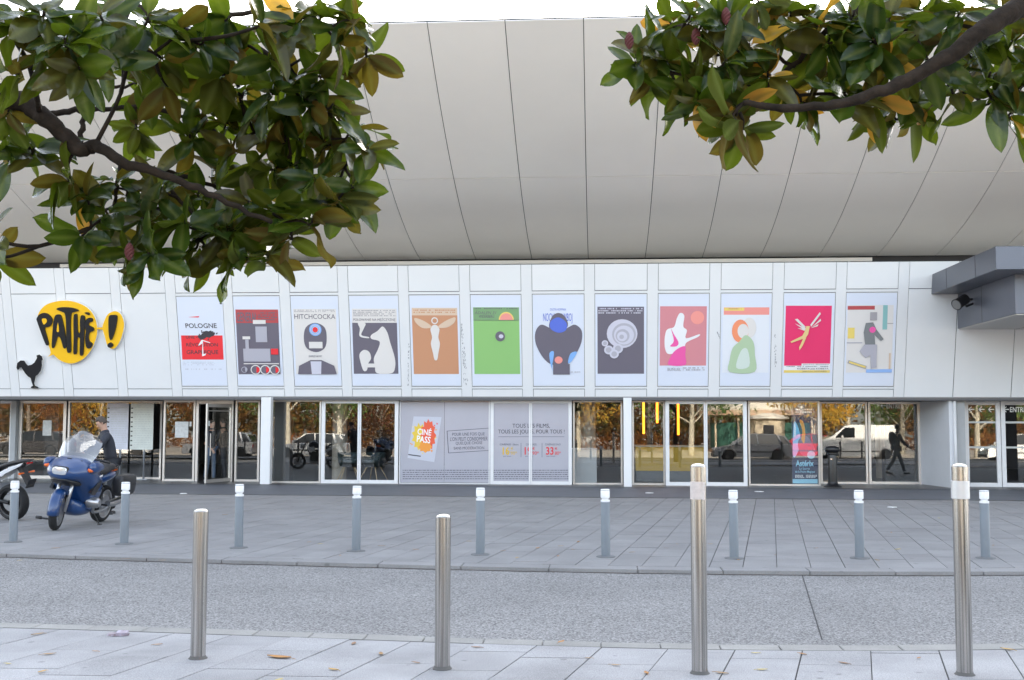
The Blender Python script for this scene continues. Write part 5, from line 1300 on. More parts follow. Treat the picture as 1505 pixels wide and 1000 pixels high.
    if bag:
        eb = MB(); b0 = chest - fw * .17 * k
        rs = []
        for z, a, b in ((-.24, .05, .10), (-.20, .09, .15), (0, .11, .16), (.14, .09, .14), (.19, .04, .08)):
            rs.append([b0 + Vector((0, 0, z * k)) + fw * (math.cos(2 * math.pi * j / 16) * a * k) + Vector((0, math.sin(2 * math.pi * j / 16) * b * k, 0)) for j in range(16)])
        eb.rings(rs); eb.build('backpack', M_seat, root, smooth=True)
    return root
M_jkd = mat('dark navy jacket', (.022, .025, .036), .7, bump=.2, bscale=25); M_jean = mat('blue jeans', (.07, .11, .18), .8, bump=.15, bscale=60); M_jean2 = mat('dark trousers', (.016, .018, .024), .8)
M_jkb = mat('black jacket', (.012, .012, .013), .65, bump=.2, bscale=25); M_hair = mat('dark brown hair', (.03, .018, .012), .6); M_helm = mat('brown knit cap', (.07, .055, .045), .8)
P = on_z(160, 752)
pm = Vector((on_y(163, 700, 20.35).x, 20.35, 0))
person(pm, R_(215), 'person in a dark jacket and cap standing behind the blue motorcycle', M_jkd, M_jean2, M_hair, dict(lean=14, head=12, arm_l=35, elbow_l=35, arm_r=20, elbow_r=30, leg_l=3, leg_r=-3), 1.84, cap=M_helm)
YD = 31.5
person(Vector((on_y(309, 700, YD).x, YD, LF)), R_(-20), 'person in blue jeans and dark jacket standing in the open doorway', M_jkd, M_jean, M_hair, dict(arm_l=4, arm_r=12, elbow_r=22, leg_l=4, leg_r=-4), 1.76, shoe=(.35, .35, .36))
person(Vector((on_y(329, 700, YD + .25).x, YD + .25, LF)), R_(170), 'person all in black with white soled shoes inside the open doorway', M_jkb, M_jean2, M_hair, dict(lean=5, arm_l=15, elbow_l=60, arm_r=10, elbow_r=55, leg_l=-6, leg_r=6), 1.80, shoe=(.3, .3, .31))
person(Vector((10.2, 24.2, 0)), R_(2), 'person with a backpack walking past, mirrored in the door glass', M_jkb, M_jean2, M_hair, dict(lean=4, arm_l=25, elbow_l=25, arm_r=-22, elbow_r=15, leg_l=-20, knee_l=14, leg_r=22, knee_r=6, drop=.035, foot_l=-12, foot_r=8), 1.78, bag=True)
# ================================================================== what the shop glass mirrors: the street behind the pavement
def refl(px, Yr, Yg=30.95):
    """real X of a thing at depth Yr that the glass shows at pixel px"""
    return on_y(px, 640, 2 * Yg - Yr).x
M_cglass = mat('car glass', (.012, .015, .017), .06, spec=.6); M_trim = mat('car black trim', (.015, .015, .016), .5); M_hub = mat('wheel cover', (.35, .36, .37), .35, metal=.7)
def car(loc, rz, L, W, H, paint, label, kind='hatch', group='parked cars across the street'):
    """a car facing local -x"""
    root = empty('parked_van' if kind == 'van' else 'parked_car', loc, rz, label, 'van' if kind == 'van' else 'car', group)
    wr = .31; xf, xr = -L / 2 + .82, L / 2 - .78
    def arch(xc): return [(xc - wr * 1.18 * math.cos(R_(a)), .30 + wr * 1.18 * math.sin(R_(a)) - .02) for a in range(0, 181, 20)]
    gc = .20; belt = H * .62
    if kind == 'van':
        top = [(L / 2, gc + .1), (L / 2, H - .12), (L / 2 - .1, H - .02), (-.35, H), (-.72, H - .06), (-1.45, belt + .10), (-L / 2 + .18, belt - .14), (-L / 2, belt - .36), (-L / 2, gc)]
    else:
        top = [(L / 2, gc + .1), (L / 2, belt - .06), (L / 2 - .06, belt), (-.62, belt + .0), (-1.05, belt - .01), (-L / 2 + .25, belt - .20), (-L / 2 + .03, belt - .34), (-L / 2, gc + .1)]
    low = [(-L / 2 + .03, gc)] + arch(xf) + [(xf + wr * 1.3, gc - .02), (xr - wr * 1.3, gc - .02)] + arch(xr) + [(L / 2 - .02, gc)]
    prof = low + top
    mb = MB(); mb.prism([(x, -W / 2, z) for x, z in prof], (0, W, 0)); body = mb.build('body', paint, root, bevel=.05, bseg=3)
    if kind == 'van':
        for s_ in (-1, 1):
            mb = MB(); mb.prism([(-1.28, s_ * (W / 2 + .001), belt + .06), (-.74, s_ * (W / 2 + .001), H - .16), (-.20, s_ * (W / 2 + .001), H - .16), (-.20, s_ * (W / 2 + .001), belt + .02), (-1.25, s_ * (W / 2 + .001), belt + .02)], (0, s_ * .006, 0)); mb.build('side_window', M_cglass, root)
        mb = MB(); mb.prism([(-1.42, -W / 2 + .12, belt + .14), (-.75, -W / 2 + .16, H - .065), (-.75, W / 2 - .16, H - .065), (-1.42, W / 2 - .12, belt + .14)], (-.012, 0, .012)); mb.build('windscreen', M_cglass, root)
    else:
        # cabin: glass body narrowed to the roof, roof skin and pillars in paint
        ti = .15; rf = [(-1.02, belt - .01), (-.30, H - .05), (.05, H), (L / 2 - .95, H - .03), (L / 2 - .35 if kind == 'hatch' else L / 2 - .15, H - .16 if kind == 'hatch' else H - .10), (L / 2 - .06, belt)]
        cab = MB(); n = len(rf); A = []; B = []
        for x, z in rf:
            t = (z - belt) / (H - belt); yy = W / 2 - .045 - ti * max(0, t); A.append((x, -yy, z)); B.append((x, yy, z))
        cab.add(A + B, [tuple(range(n)), tuple(range(2 * n - 1, n - 1, -1))] + [(i, i + n, (i + 1) % n + n, (i + 1) % n) for i in range(n)]); cab.build('cabin_glass', M_cglass, root)
        mb = MB()
        for i in (1, 2, 3):
            a, b = rf[i], rf[i + 1]
            ya = W / 2 - .04 - ti * (a[1] - belt) / (H - belt); yb = W / 2 - .04 - ti * (b[1] - belt) / (H - belt)
            mb.hexa([(a[0], -ya, a[1] - .03), (b[0], -yb, b[1] - .03), (b[0], yb, b[1] - .03), (a[0], ya, a[1] - .03), (a[0], -ya + .04, a[1] + .025), (b[0], -yb + .04, b[1] + .025), (b[0], yb - .04, b[1] + .025), (a[0], ya - .04, a[1] + .025)])
        mb.build('roof', paint, root, bevel=.02)
        for s_ in (-1, 1):
            mb = MB()
            yb_ = lambda z: s_ * (W / 2 - .04 - ti * max(0, (z - belt) / (H - belt)))
            for p0, p1, w_ in (((-1.04, belt), (-.28, H - .03), .035), ((.30, belt), (.26, H - .02), .035), ((L / 2 - .62, belt), (L / 2 - .80, H - .05), .07), ((L / 2 - .12, belt), (L / 2 - .42, H - .14), .06)):
                mb.tube([(p0[0], yb_(p0[1]), p0[1]), (p1[0], yb_(p1[1]), p1[1])], w_, 6)
            mb.build('pillars', paint, root)
    for s_ in (-1, 1):
        mb = MB(); mb.cbox((-L / 2 + .17, s_ * (W / 2 - .22), belt - .27), (.26, .34, .15), Matrix.Rotation(-.35, 3, 'Y')); mb.build('headlight', M_lens, root, bevel=.03)
        mb = MB(); mb.cbox((L / 2 - .02, s_ * (W / 2 - .14), belt - .22), (.06, .2, .26)); mb.build('tail_light', mat('red lens', (.4, .01, .01), .2), root, bevel=.02)
        mb = MB(); mb.cbox((-.92, s_ * (W / 2 + .09), belt + .08), (.12, .2, .14)); mb.build('wing_mirror', paint, root, bevel=.03)
        mb = MB(); mb.box((-.95, s_ * (W / 2 + .004) - .002, gc + .24), (L / 2 - 1.1, s_ * (W / 2 + .004) + .002, gc + .31)); mb.build('rub_strip', M_trim, root)
        for xd in (-.98, .30, 1.16 if L > 4 else 1.0):
            mb = MB(); mb.box((xd, s_ * (W / 2 + .001) - .003, gc + .06), (xd + .012, s_ * (W / 2 + .001) + .003, belt - .03)); mb.build('door_gap', M_trim, root)
        for xh in (.10, .95):
            mb = MB(); mb.cbox((xh, s_ * (W / 2 + .012), belt - .12), (.17, .03, .035)); mb.build('door_handle', M_trim, root, bevel=.008)
        for xc in (xf, xr):
            g = empty('wheel', (xc, s_ * (W / 2 - .11), wr)); g.parent = root
            mb = MB(); mb.lathe([(wr - .09, -.095), (wr - .02, -.10), (wr, -.07), (wr, .07), (wr - .02, .10), (wr - .09, .095)], 28, axis='y'); mb.build('tyre', M_rub, g, smooth=True, auto=40)
            mb = MB(); mb.lathe([(wr - .095, -.07), (wr - .095, .07)], 24, axis='y')
            for q in range(5):
                a = 2 * math.pi * q / 5; mb.cbox((.11 * math.cos(a), s_ * .075, .11 * math.sin(a)), (.20, .03, .05), Matrix.Rotation(-a, 3, 'Y'))
            mb.build('hub_cap', M_hub, g)
    mb = MB(); mb.cbox((-L / 2 - .005, 0, gc + .12), (.04, W * .8, .14)); mb.build('bumper_grille', M_trim, root, bevel=.02)
    return root
ZS = -.10
pw_ = mat('white car paint', (.78, .77, .74), .25, coat=.6); ps_ = mat('silver car paint', (.34, .35, .37), .3, metal=.5, coat=.6); pr_ = mat('red car paint', (.50, .015, .02), .25, coat=.6); pk_ = mat('black car paint', (.02, .02, .024), .25, coat=.6); pg_ = mat('gold grey car paint', (.28, .27, .25), .3, metal=.5, coat=.6)
YCAR = -3.2
car(Vector((refl(1272, YCAR), YCAR, ZS)), 0, 4.6, 1.85, 2.0, pw_, 'white delivery van mirrored in the glass of the entrance doors', 'van')
car(Vector((refl(1104, YCAR), YCAR, ZS)), 0, 4.35, 1.78, 1.46, ps_, 'silver hatchback mirrored in the glass beside the film standee')
car(Vector((refl(1185, YCAR - 5.2), YCAR - 5.2, ZS)), R_(4), 4.1, 1.74, 1.47, pr_, 'red hatchback mirrored behind the film standee')
car(Vector((refl(1502, YCAR), YCAR, ZS)), 0, 3.9, 1.72, 1.5, pw_, 'white hatchback mirrored in the glass by the concrete pier')
car(Vector((refl(462, YCAR), YCAR, ZS)), 0, 4.3, 1.74, 1.42, pw_, 'white estate car mirrored in the glass beside the lobby chairs', 'estate')
car(Vector((refl(318, YCAR), YCAR, ZS)), 0, 4.2, 1.76, 1.48, ps_, 'pale silver car mirrored in the glass by the open door')
car(Vector((refl(150, YCAR - .3), YCAR - .3, ZS)), 0, 4.3, 1.80, 1.66, pw_, 'tall white car mirrored in the glass by the notice boards', 'estate')
car(Vector((refl(20, YCAR), YCAR, ZS)), 0, 4.3, 1.78, 1.48, pk_, 'black car mirrored in the glass behind the naked motorcycle')
# low bollards that stand along that street
M_pb = mat('dark bollard paint', (.02, .022, .022), .5)
for px in (233, 352, 440, 575, 770, 868, 1000, 1150, 1250, 1283, 1395):
    t = empty('dark_bollard', (refl(px, -1.0), -1.0, -.012), label='dark low bollard mirrored in the glass in front of the parked cars', cat='bollard', group='dark bollards along the parking street')
    mb = MB(); mb.lathe([(.05, 0), (.05, .86), (.065, .87), (.065, .92), (.05, .97), (.01, .98)], 14); mb.build('post', M_pb, t, smooth=True, auto=40)
    mb = MB(); mb.lathe([(.09, .0), (.09, .02), (.052, .03)], 14); mb.build('foot', M_pb, t)

# ---- trees and shrubs beyond, with leaf-sized faces
def leaf_mat(name, cols, trans=.35):
    m = bpy.data.materials.new(name); m.use_nodes = True; MATS[name] = m
    N, L = m.node_tree.nodes, m.node_tree.links; b = N['Principled BSDF']
    ge = N.new('ShaderNodeNewGeometry'); rp = N.new('ShaderNodeValToRGB'); rp.color_ramp.interpolation = 'LINEAR'
    for i, c in enumerate(cols):
        e = rp.color_ramp.elements[i] if i < 2 else rp.color_ramp.elements.new(i / (len(cols) - 1))
        e.position = i / (len(cols) - 1); e.color = (*c, 1)
    L.new(ge.outputs['Random Per Island'], rp.inputs[0]); L.new(rp.outputs[0], b.inputs['Base Color'])
    b.inputs['Roughness'].default_value = .55
    tr = N.new('ShaderNodeBsdfTranslucent'); L.new(rp.outputs[0], tr.inputs[0])
    mx = N.new('ShaderNodeMixShader'); mx.inputs[0].default_value = trans
    L.new(b.outputs[0], mx.inputs[1]); L.new(tr.outputs[0], mx.inputs[2]); L.new(mx.outputs[0], N['Material Output'].inputs[0])
    return m
LM = dict(orange=leaf_mat('orange leaves', [(.26, .08, .02), (.34, .15, .03), (.18, .06, .025)]), yellow=leaf_mat('yellow leaves', [(.58, .40, .05), (.62, .32, .04), (.40, .34, .08)]),
          green=leaf_mat('green leaves', [(.06, .13, .03), (.12, .20, .05), (.20, .24, .06)]), red=leaf_mat('russet leaves', [(.12, .04, .02), (.19, .08, .035), (.09, .05, .03)]))
M_bark = mat('grey bark', (.16, .13, .10), .9, var=.3, vscale=9, bump=.5, bscale=14); M_barkp = mat('pale plane bark', (.40, .36, .28), .85, var=.3, vscale=5)
trg = random.Random(31)
def cloud(mb, blobs, n, size, rg):
    tot = sum(b[3] ** 2 for b in blobs)
    for cx_, cy_, cz_, r, fl_ in blobs:
        for _ in range(int(n * r * r / tot)):
            u, v = rg.uniform(-1, 1), rg.uniform(0, 2 * math.pi); q = math.sqrt(1 - u * u); rr = r * rg.uniform(.55, 1.0) * (1 + .18 * math.sin(5 * v + 9 * u))
            c = Vector((cx_ + rr * q * math.cos(v), cy_ + rr * q * math.sin(v), cz_ + rr * u * fl_)); s_ = size * rg.uniform(.6, 1.3)
            a = Vector((rg.uniform(-1, 1), rg.uniform(-1, 1), rg.uniform(-1, 1))).normalized(); b = a.orthogonal().normalized()
            mb.add([c - a * s_, c + b * s_ * .5, c + a * s_, c - b * s_ * .5], [(0, 1, 2, 3)])
def back_tree(loc, h, r, base, kind, label, bark=None, n=2600, size=.16, group='trees in the park across the street'):
    t = empty('tree', loc, label=label, cat='tree', group=group); b = bark or M_bark; tr = .16 * (h / 8) + .05
    mb = MB(); lean = trg.uniform(-.3, .3); mb.tube(smooth_path([(0, 0, -.1), (lean * .2, 0, h * .25), (lean * .5, .1, h * .55), (lean, 0, h * .85)]), [tr * (1 - .06 * i) for i in range(13)], 10); mb.build('trunk', b, t, smooth=True)
    mb = MB(); bl = []
    for k in range(9):
        a = 2 * math.pi * k / 9 + trg.uniform(-.3, .3); zz = base + (h - base) * trg.uniform(.05, .8); rr = r * trg.uniform(.45, .8) * (1 - .4 * (zz - base) / (h - base))
        e = (lean * .5 + rr * math.cos(a), rr * math.sin(a), zz + .3); mb.tube(smooth_path([(lean * .4, 0, max(base * .7, zz * .6)), (e[0] * .6, e[1] * .6, zz * .85), e]), [.07, .06, .055, .05, .045, .04, .035, .03, .02], 6); bl.append((e[0], e[1], e[2], r * trg.uniform(.38, .55), .8))
    bl.append((lean, 0, h - r * .3, r * .6, .8)); mb.build('limbs', b, t, smooth=True)
    mb = MB(); cloud(mb, bl, n, size, trg); mb.build('crown', LM[kind], t)
    return t
bt = [(15, -16, 8, 3.4, 1.9, 'orange'), (125, -22, 9, 3.8, 2.0, 'yellow'), (215, -15, 8, 3.2, 2.2, 'red'), (300, -26, 10, 4, 2.2, 'orange'), (425, -13, 8, 3.2, 2.1, 'green'), (500, -19, 9, 3.6, 2.0, 'green'), (560, -28, 8, 4.2, 1.2, 'red'),
      (655, -24, 9, 3.8, 2.4, 'orange'), (760, -32, 10, 4.2, 2.2, 'orange'), (850, -30, 9, 4, 2.6, 'yellow'), (955, -34, 10, 4.4, 3.0, 'red'), (1015, -18, 9, 3.6, 3.0, 'green'), (1075, -36, 10, 4.4, 3.0, 'green'), (1205, -16, 8, 3.2, 2.6, 'yellow'), (1260, -20, 8.5, 3.6, 2.2, 'yellow'), (1340, -24, 9, 3.6, 2.0, 'green'), (1440, -14, 8, 3.2, 2.4, 'green'), (1520, -20, 9, 3.6, 2.0, 'orange')]
tl = {'orange': 'orange autumn tree', 'yellow': 'yellow autumn tree', 'green': 'green leafy tree', 'red': 'russet bushy tree'}
where = ['beyond the black car', 'beyond the tall white car', 'beyond the silver car by the door', 'far beyond the silver car', 'just beyond the white estate car', 'standing off the end of the white estate car', 'low and wide beside the green trees', 'facing the printed film', 'far beyond the printed film', 'beyond the pale plinth', 'far beyond the yellow counter', 'with its trunk beside the silver hatchback', 'rising behind the carousel kiosk', 'beside the red hatchback', 'just behind the white van', 'off the tail of the white van', 'beside the white hatchback', 'beyond the white hatchback']
for (px, Y, h, r, base, kd), wh in zip(bt, where):
    back_tree(Vector((refl(px, Y), Y, -.12)), h, r, base, kd, tl[kd] + ' mirrored in the glass ' + wh, M_barkp if kd in ('green', 'yellow') else None)
# low sunlit hedge and the far wood, one mass
mb = MB(); bl = [(x + trg.uniform(-1, 1), -58 + trg.uniform(-4, 4), trg.uniform(.6, 3.5), trg.uniform(1.8, 3.2), .9) for x in range(-70, 71, 3)] + [(x + trg.uniform(-1, 1), -64 + trg.uniform(-3, 3), trg.uniform(4, 8), trg.uniform(2.5, 4), .9) for x in range(-75, 76, 4)]
cloud(mb, bl, 60000, .34, trg); setp(mb.build('far_wood', leaf_mat('mixed autumn wood', [(.05, .055, .015), (.16, .07, .02), (.24, .13, .03), (.07, .04, .025), (.10, .11, .03)], .2)), 'russet autumn wood closing the park far behind', 'wood', kind='stuff')
mb = MB(); bl = [(x + trg.uniform(-.5, .5), -44 + trg.uniform(-1, 1), .5, trg.uniform(.8, 1.3), .9) for x in np.arange(-45, 46, 1.4)]
cloud(mb, bl, 14000, .14, trg); setp(mb.build('hedge', LM['orange']), 'clipped orange hedge along the far edge of the park', 'hedge', kind='stuff')
# carousel kiosk
kx = refl(1127, -33)
kk = empty('carousel_kiosk', (kx, -33, -.12), label='cream carousel kiosk with a pointed tent roof mirrored beyond the silver hatchback', cat='kiosk')
M_cream = mat('cream kiosk panel', (.62, .52, .38), .6, var=.1, vscale=3); M_tent = mat('cream canvas', (.66, .62, .54), .8); M_tentg = mat('green canvas', (.05, .16, .12), .8)
mb = MB(); mb.lathe([(1.5, 0), (1.5, 2.7)], 8); mb.build('booth', M_cream, kk)
mb = MB(); mb.lathe([(1.9, 2.7), (1.85, 2.85), (1.2, 3.3), (.5, 4.1), (.12, 4.9), (.02, 5.2)], 16); mb.build('tent_roof', M_tent, kk)
mb = MB(); mb.box((-.4, 1.37, 1.0), (.4, 1.52, 2.2)); mb.build('hatch', M_dark, kk)
for i in range(12):
    a = 2 * math.pi * i / 12; mb = MB(); mb.tube([(4.6 * math.cos(a), -4 + 4.6 * math.sin(a), 0), (4.6 * math.cos(a), -4 + 4.6 * math.sin(a), 3.4)], .09, 8); mb.build('carousel_pole', M_cream, kk)
mb = MB(); mb.lathe([(5.3, 3.4), (5.35, 4.0), (3.0, 4.9), (.2, 6.6)], 24, (0, -4, 0)); mb.build('carousel_roof', M_tent, kk)
mb = MB(); mb.lathe([(5.36, 3.0), (5.40, 3.42)], 24, (0, -4, 0)); mb.build('valance', mat('painted valance', (.5, .28, .18), .6, col2=(.6, .5, .35), vscale=2.5), kk)
mb = MB(); mb.lathe([(4.2, .05), (4.2, 2.4)], 24, (0, -4, 0)); mb.build('shutter', M_tentg, kk)
mb = MB(); mb.lathe([(4.9, 0), (4.9, .3)], 24, (0, -4, 0)); mb.build('platform', mat('platform wood', (.25, .15, .08), .6), kk)
# ================================================================== magnolias over the pavement
def magnolia_mat(name, top, under, trans, tfac):
    m = bpy.data.materials.new(name); m.use_nodes = True; MATS[name] = m
    N, L = m.node_tree.nodes, m.node_tree.links; b = N['Principled BSDF']
    ge = N.new('ShaderNodeNewGeometry'); oi = N.new('ShaderNodeObjectInfo')
    ad = N.new('ShaderNodeMath'); ad.operation = 'ADD'; L.new(ge.outputs['Random Per Island'], ad.inputs[0]); L.new(oi.outputs['Random'], ad.inputs[1])
    fr = N.new('ShaderNodeMath'); fr.operation = 'FRACT'; L.new(ad.outputs[0], fr.inputs[0])
    def ramp(cols):
        rp = N.new('ShaderNodeValToRGB')
        for i, c in enumerate(cols):
            e = rp.color_ramp.elements[i] if i < 2 else rp.color_ramp.elements.new(.5)
            e.position = i / (len(cols) - 1); e.color = (*c, 1)
        L.new(fr.outputs[0], rp.inputs[0]); return rp.outputs[0]
    mt = N.new('ShaderNodeMix'); mt.data_type = 'RGBA'
    L.new(ge.outputs['Backfacing'], mt.inputs[0]); L.new(ramp(top), mt.inputs[6]); L.new(ramp(under), mt.inputs[7])
    at = N.new('ShaderNodeAttribute'); at.attribute_name = 'rib'
    mp = N.new('ShaderNodeMapRange'); mp.inputs[1].default_value = .55; mp.inputs[2].default_value = 1.0; L.new(at.outputs['Fac'], mp.inputs[0])
    ml = N.new('ShaderNodeMath'); ml.operation = 'MULTIPLY'; ml.inputs[1].default_value = .55; L.new(mp.outputs[0], ml.inputs[0])
    rb_ = N.new('ShaderNodeMix'); rb_.data_type = 'RGBA'; L.new(ml.outputs[0], rb_.inputs[0]); L.new(mt.outputs[2], rb_.inputs[6]); rb_.inputs[7].default_value = (.13, .15, .04, 1)
    L.new(rb_.outputs[2], b.inputs['Base Color'])
    ro = N.new('ShaderNodeMapRange'); ro.inputs[3].default_value = .22; ro.inputs[4].default_value = .6; L.new(ge.outputs['Backfacing'], ro.inputs[0]); L.new(ro.outputs[0], b.inputs['Roughness'])
    sp2 = N.new('ShaderNodeMapRange'); sp2.inputs[3].default_value = .32; sp2.inputs[4].default_value = .12; L.new(ge.outputs['Backfacing'], sp2.inputs[0]); L.new(sp2.outputs[0], b.inputs['Specular IOR Level'])
    nz = N.new('ShaderNodeTexNoise'); nz.inputs['Scale'].default_value = 45; L.new(ge.outputs['Position'], nz.inputs['Vector'])
    bp = N.new('ShaderNodeBump'); bp.inputs['Strength'].default_value = .25; bp.inputs['Distance'].default_value = .01; L.new(nz.outputs['Fac'], bp.inputs['Height']); L.new(bp.outputs[0], b.inputs['Normal'])
    t = N.new('ShaderNodeBsdfTranslucent'); t.inputs[0].default_value = (*trans, 1)
    mx = N.new('ShaderNodeMixShader'); mx.inputs[0].default_value = tfac; L.new(b.outputs[0], mx.inputs[1]); L.new(t.outputs[0], mx.inputs[2]); L.new(mx.outputs[0], N['Material Output'].inputs[0])
    return m
M_mg = magnolia_mat('magnolia leaf', [(.007, .020, .005), (.012, .031, .006), (.023, .045, .008)], [(.028, .042, .004), (.044, .050, .005), (.056, .046, .007)], (.17, .25, .012), .26)
M_mb = magnolia_mat('bronze magnolia leaf', [(.02, .035, .010), (.035, .045, .012), (.04, .035, .012)], [(.07, .045, .009), (.06, .04, .007), (.085, .052, .012)], (.24, .19, .018), .24)
M_my = magnolia_mat('yellow magnolia leaf', [(.50, .26, .03), (.58, .34, .04), (.42, .18, .03)], [(.48, .24, .04), (.5, .3, .05), (.4, .18, .04)], (.6, .32, .03), .35)
M_limb = mat('magnolia bark', (.026, .019, .014), .9, var=.6, vscale=16, bump=1.0, bscale=26, spec=.2)
mrg = random.Random(77)
def leaf_shape(v):
    """unit leaf along +x, petiole at the origin, upper side +z"""
    n = 9; wd = .36 + .05 * (v % 3); droop = .10 + .16 * (v % 4) / 3; fold = .10 + .10 * ((v * 7) % 5) / 4; wav = .025 * ((v * 3) % 4)
    vs, fs, rib = [], [], []
    for k in range(n + 1):
        t = k / n; x = .07 + .93 * t
        w = wd * .5 * (math.sin(math.pi * t ** .92)) ** .62 * (1 if t < .95 else .75) if 0 < t < 1 else .004
        for j, s_ in enumerate((-1, -.5, 0, .5, 1)):
            z = -droop * t * t + abs(s_) * fold * w * 1.6 + wav * math.sin(7 * t + (2 if s_ < 0 else 0)) * abs(s_)
            vs.append((x, s_ * w, z)); rib.append(1 - abs(s_))
    for k in range(n):
        for j in range(4): a = k * 5 + j; fs.append((a, a + 5, a + 6, a + 1))
    m = len(vs); st = .010
    for x, z in ((0, 0), (.075, 0)):
        for a in range(3): vs.append((x, st * math.cos(a * 2.1), z + st * math.sin(a * 2.1))); rib.append(1)
    for a in range(3): fs.append((m + a, m + (a + 1) % 3, m + 3 + (a + 1) % 3, m + 3 + a))
    return vs, fs, rib
SHAPES = [leaf_shape(v) for v in range(8)]
def leaf_me(v, m):
    key = 'leafmesh_%d_%s' % (v, m.name)
    if key in MATS: return MATS[key]
    vs, fs, rib = SHAPES[v]; me = bpy.data.meshes.new('leaf'); me.from_pydata(vs, [], fs); me.materials.append(m)
    a = me.attributes.new('rib', 'FLOAT', 'POINT'); a.data.foreach_set('value', rib)
    me.polygons.foreach_set('use_smooth', [True] * len(me.polygons)); MATS[key] = me; return me
def magnolia(name_label, trunk_base, limbs, clusters, extra, cones, yellow, trunk_pts):
    root = empty('magnolia_tree', trunk_base, label=name_label, cat='tree')
    skel = []
    mb = MB(); mb.tube(smooth_path(trunk_pts, 5), [.13 - .06 * i / (5 * (len(trunk_pts) - 1)) for i in range(5 * (len(trunk_pts) - 1) + 1)], 14); mb.build('trunk', M_limb, root, world=True, smooth=True)
    for pts, r0, r1 in limbs:
        P = smooth_path([at_depth(*p) if len(p) == 3 and not isinstance(p, Vector) else p for p in pts], 6); n = len(P)
        P = [p + Vector((mrg.uniform(-1, 1), mrg.uniform(-1, 1), mrg.uniform(-1, 1))) * .006 for p in P]
        rr = [r0 + (r1 - r0) * (i / (n - 1)) ** .8 for i in range(n)]; rr = [r * mrg.uniform(.92, 1.1) for r in rr]
        mb = MB(); mb.tube(P, rr, 12); mb.build('branch', M_limb, root, world=True, smooth=True)
        skel += list(zip(P, rr))
    leaves = []; tw = MB()
    def cluster(C, size, n, bronze, inview):
        near = min(skel, key=lambda s_: (s_[0] - C).length + (0.25 if s_[0].z > C.z + .15 else 0))[0]
        d = (C - near)
        ax = (d.normalized() * .7 + Vector((mrg.uniform(-.35, .35), mrg.uniform(-.5, .35), mrg.uniform(.1, .8)))).normalized()
        tip = C
        midp = near.lerp(tip, .55) + Vector((mrg.uniform(-.05, .05), mrg.uniform(-.05, .05), mrg.uniform(-.06, .03))) * min(1, d.length * 2)
        P = smooth_path([near, midp, tip - ax * .03, tip], 4); k = len(P); r1 = min(.012, .005 + .012 * d.length)
        tw.tube(P, [r1 + (.0045 - r1) * i / (k - 1) for i in range(k)], 7)
        skel.append((midp, .006))
        az = mrg.uniform(0, 6.28); o1 = ax.orthogonal().normalized(); o2 = ax.cross(o1)
        for q in range(n):
            az += 2.399 + mrg.uniform(-.35, .35); pol = R_(mrg.uniform(48, 104)) if q > 1 else R_(mrg.uniform(20, 50))
            dr = (ax * math.cos(pol) + (o1 * math.cos(az) + o2 * math.sin(az)) * math.sin(pol)).normalized()
            dr = (dr + Vector((0, 0, -.22))).normalized()
            nr = (ax - dr * ax.dot(dr)); nr = nr.normalized() if nr.length > .05 else dr.orthogonal().normalized()
            nr = (Matrix.Rotation(mrg.uniform(-.5, .5), 3, dr) @ nr)
            si = dr.cross(nr) * -1; s_ = size * mrg.uniform(.72, 1.15)
            M = Matrix(((dr.x, si.x, nr.x), (dr.y, si.y, nr.y), (dr.z, si.z, nr.z))) * s_
            p0 = tip - ax * mrg.uniform(0, .05)
            mm = M_my if mrg.random() < yellow else (M_mb if mrg.random() < bronze else M_mg)
            leaves.append((M, p0, mrg.randrange(8), mm, s_ / max(.5, (p0 - CAMP).length), inview))
    for c in clusters:
        x, y, L_ = c[:3]; cluster(at_depth(x + mrg.uniform(-6, 6), y + mrg.uniform(-6, 6), L_ + mrg.uniform(-.18, .18)), mrg.uniform(.165, .212), mrg.randint(8, 11), c[3] if len(c) > 3 else .25, True)
    for C, n in extra: cluster(C, .17, n, .25, False)
    setp(tw.build('twigs', M_limb, root, world=True, smooth=True), kind='stuff')
    leaves.sort(key=lambda q: (not q[5], -q[4]))
    rest = MB(); rib = []; off = root.location
    for i, (M, p0, v, mm, a, iv) in enumerate(leaves):
        if i < 300 and iv:
            o = bpy.data.objects.new('leaf', leaf_me(v, mm)); COL.objects.link(o); o.parent = root
            o.matrix_local = Matrix.Translation(p0 - off) @ M.to_4x4()
        else:
            vs, fs, rb2 = SHAPES[v]; mi = (M_mg, M_mb, M_my).index(mm)
            rest.add([M @ Vector(p) + p0 for p in vs], fs, mi); rib += rb2
    o = rest.build('foliage', [M_mg, M_mb, M_my], root, world=True, smooth=True); setp(o, kind='stuff')
    a = o.data.attributes.new('rib', 'FLOAT', 'POINT'); a.data.foreach_set('value', rib)
    M_cone = mat('russet seed cone', (.09, .018, .018), .7)
    for x, y, L_ in cones:
        c = at_depth(x, y, L_); mb = MB(); rs = []
        for i in range(10):
            t = i / 9; r = .015 * math.sin(math.pi * (t * .92 + .04)) ** .7
            rs.append([c + Vector((r * (1 + .28 * ((i + j) % 2)) * math.cos(2 * math.pi * j / 12), r * (1 + .28 * ((i + j) % 2)) * math.sin(2 * math.pi * j / 12), -.034 + .068 * t)) for j in range(12)])
        mb.rings(rs); mb.build('seed_cone', M_cone, root, world=True)
    return len(leaves)
LB = Vector((-3.9, 4.75, -.02))
j0 = at_depth(-330, 60, 5.25)
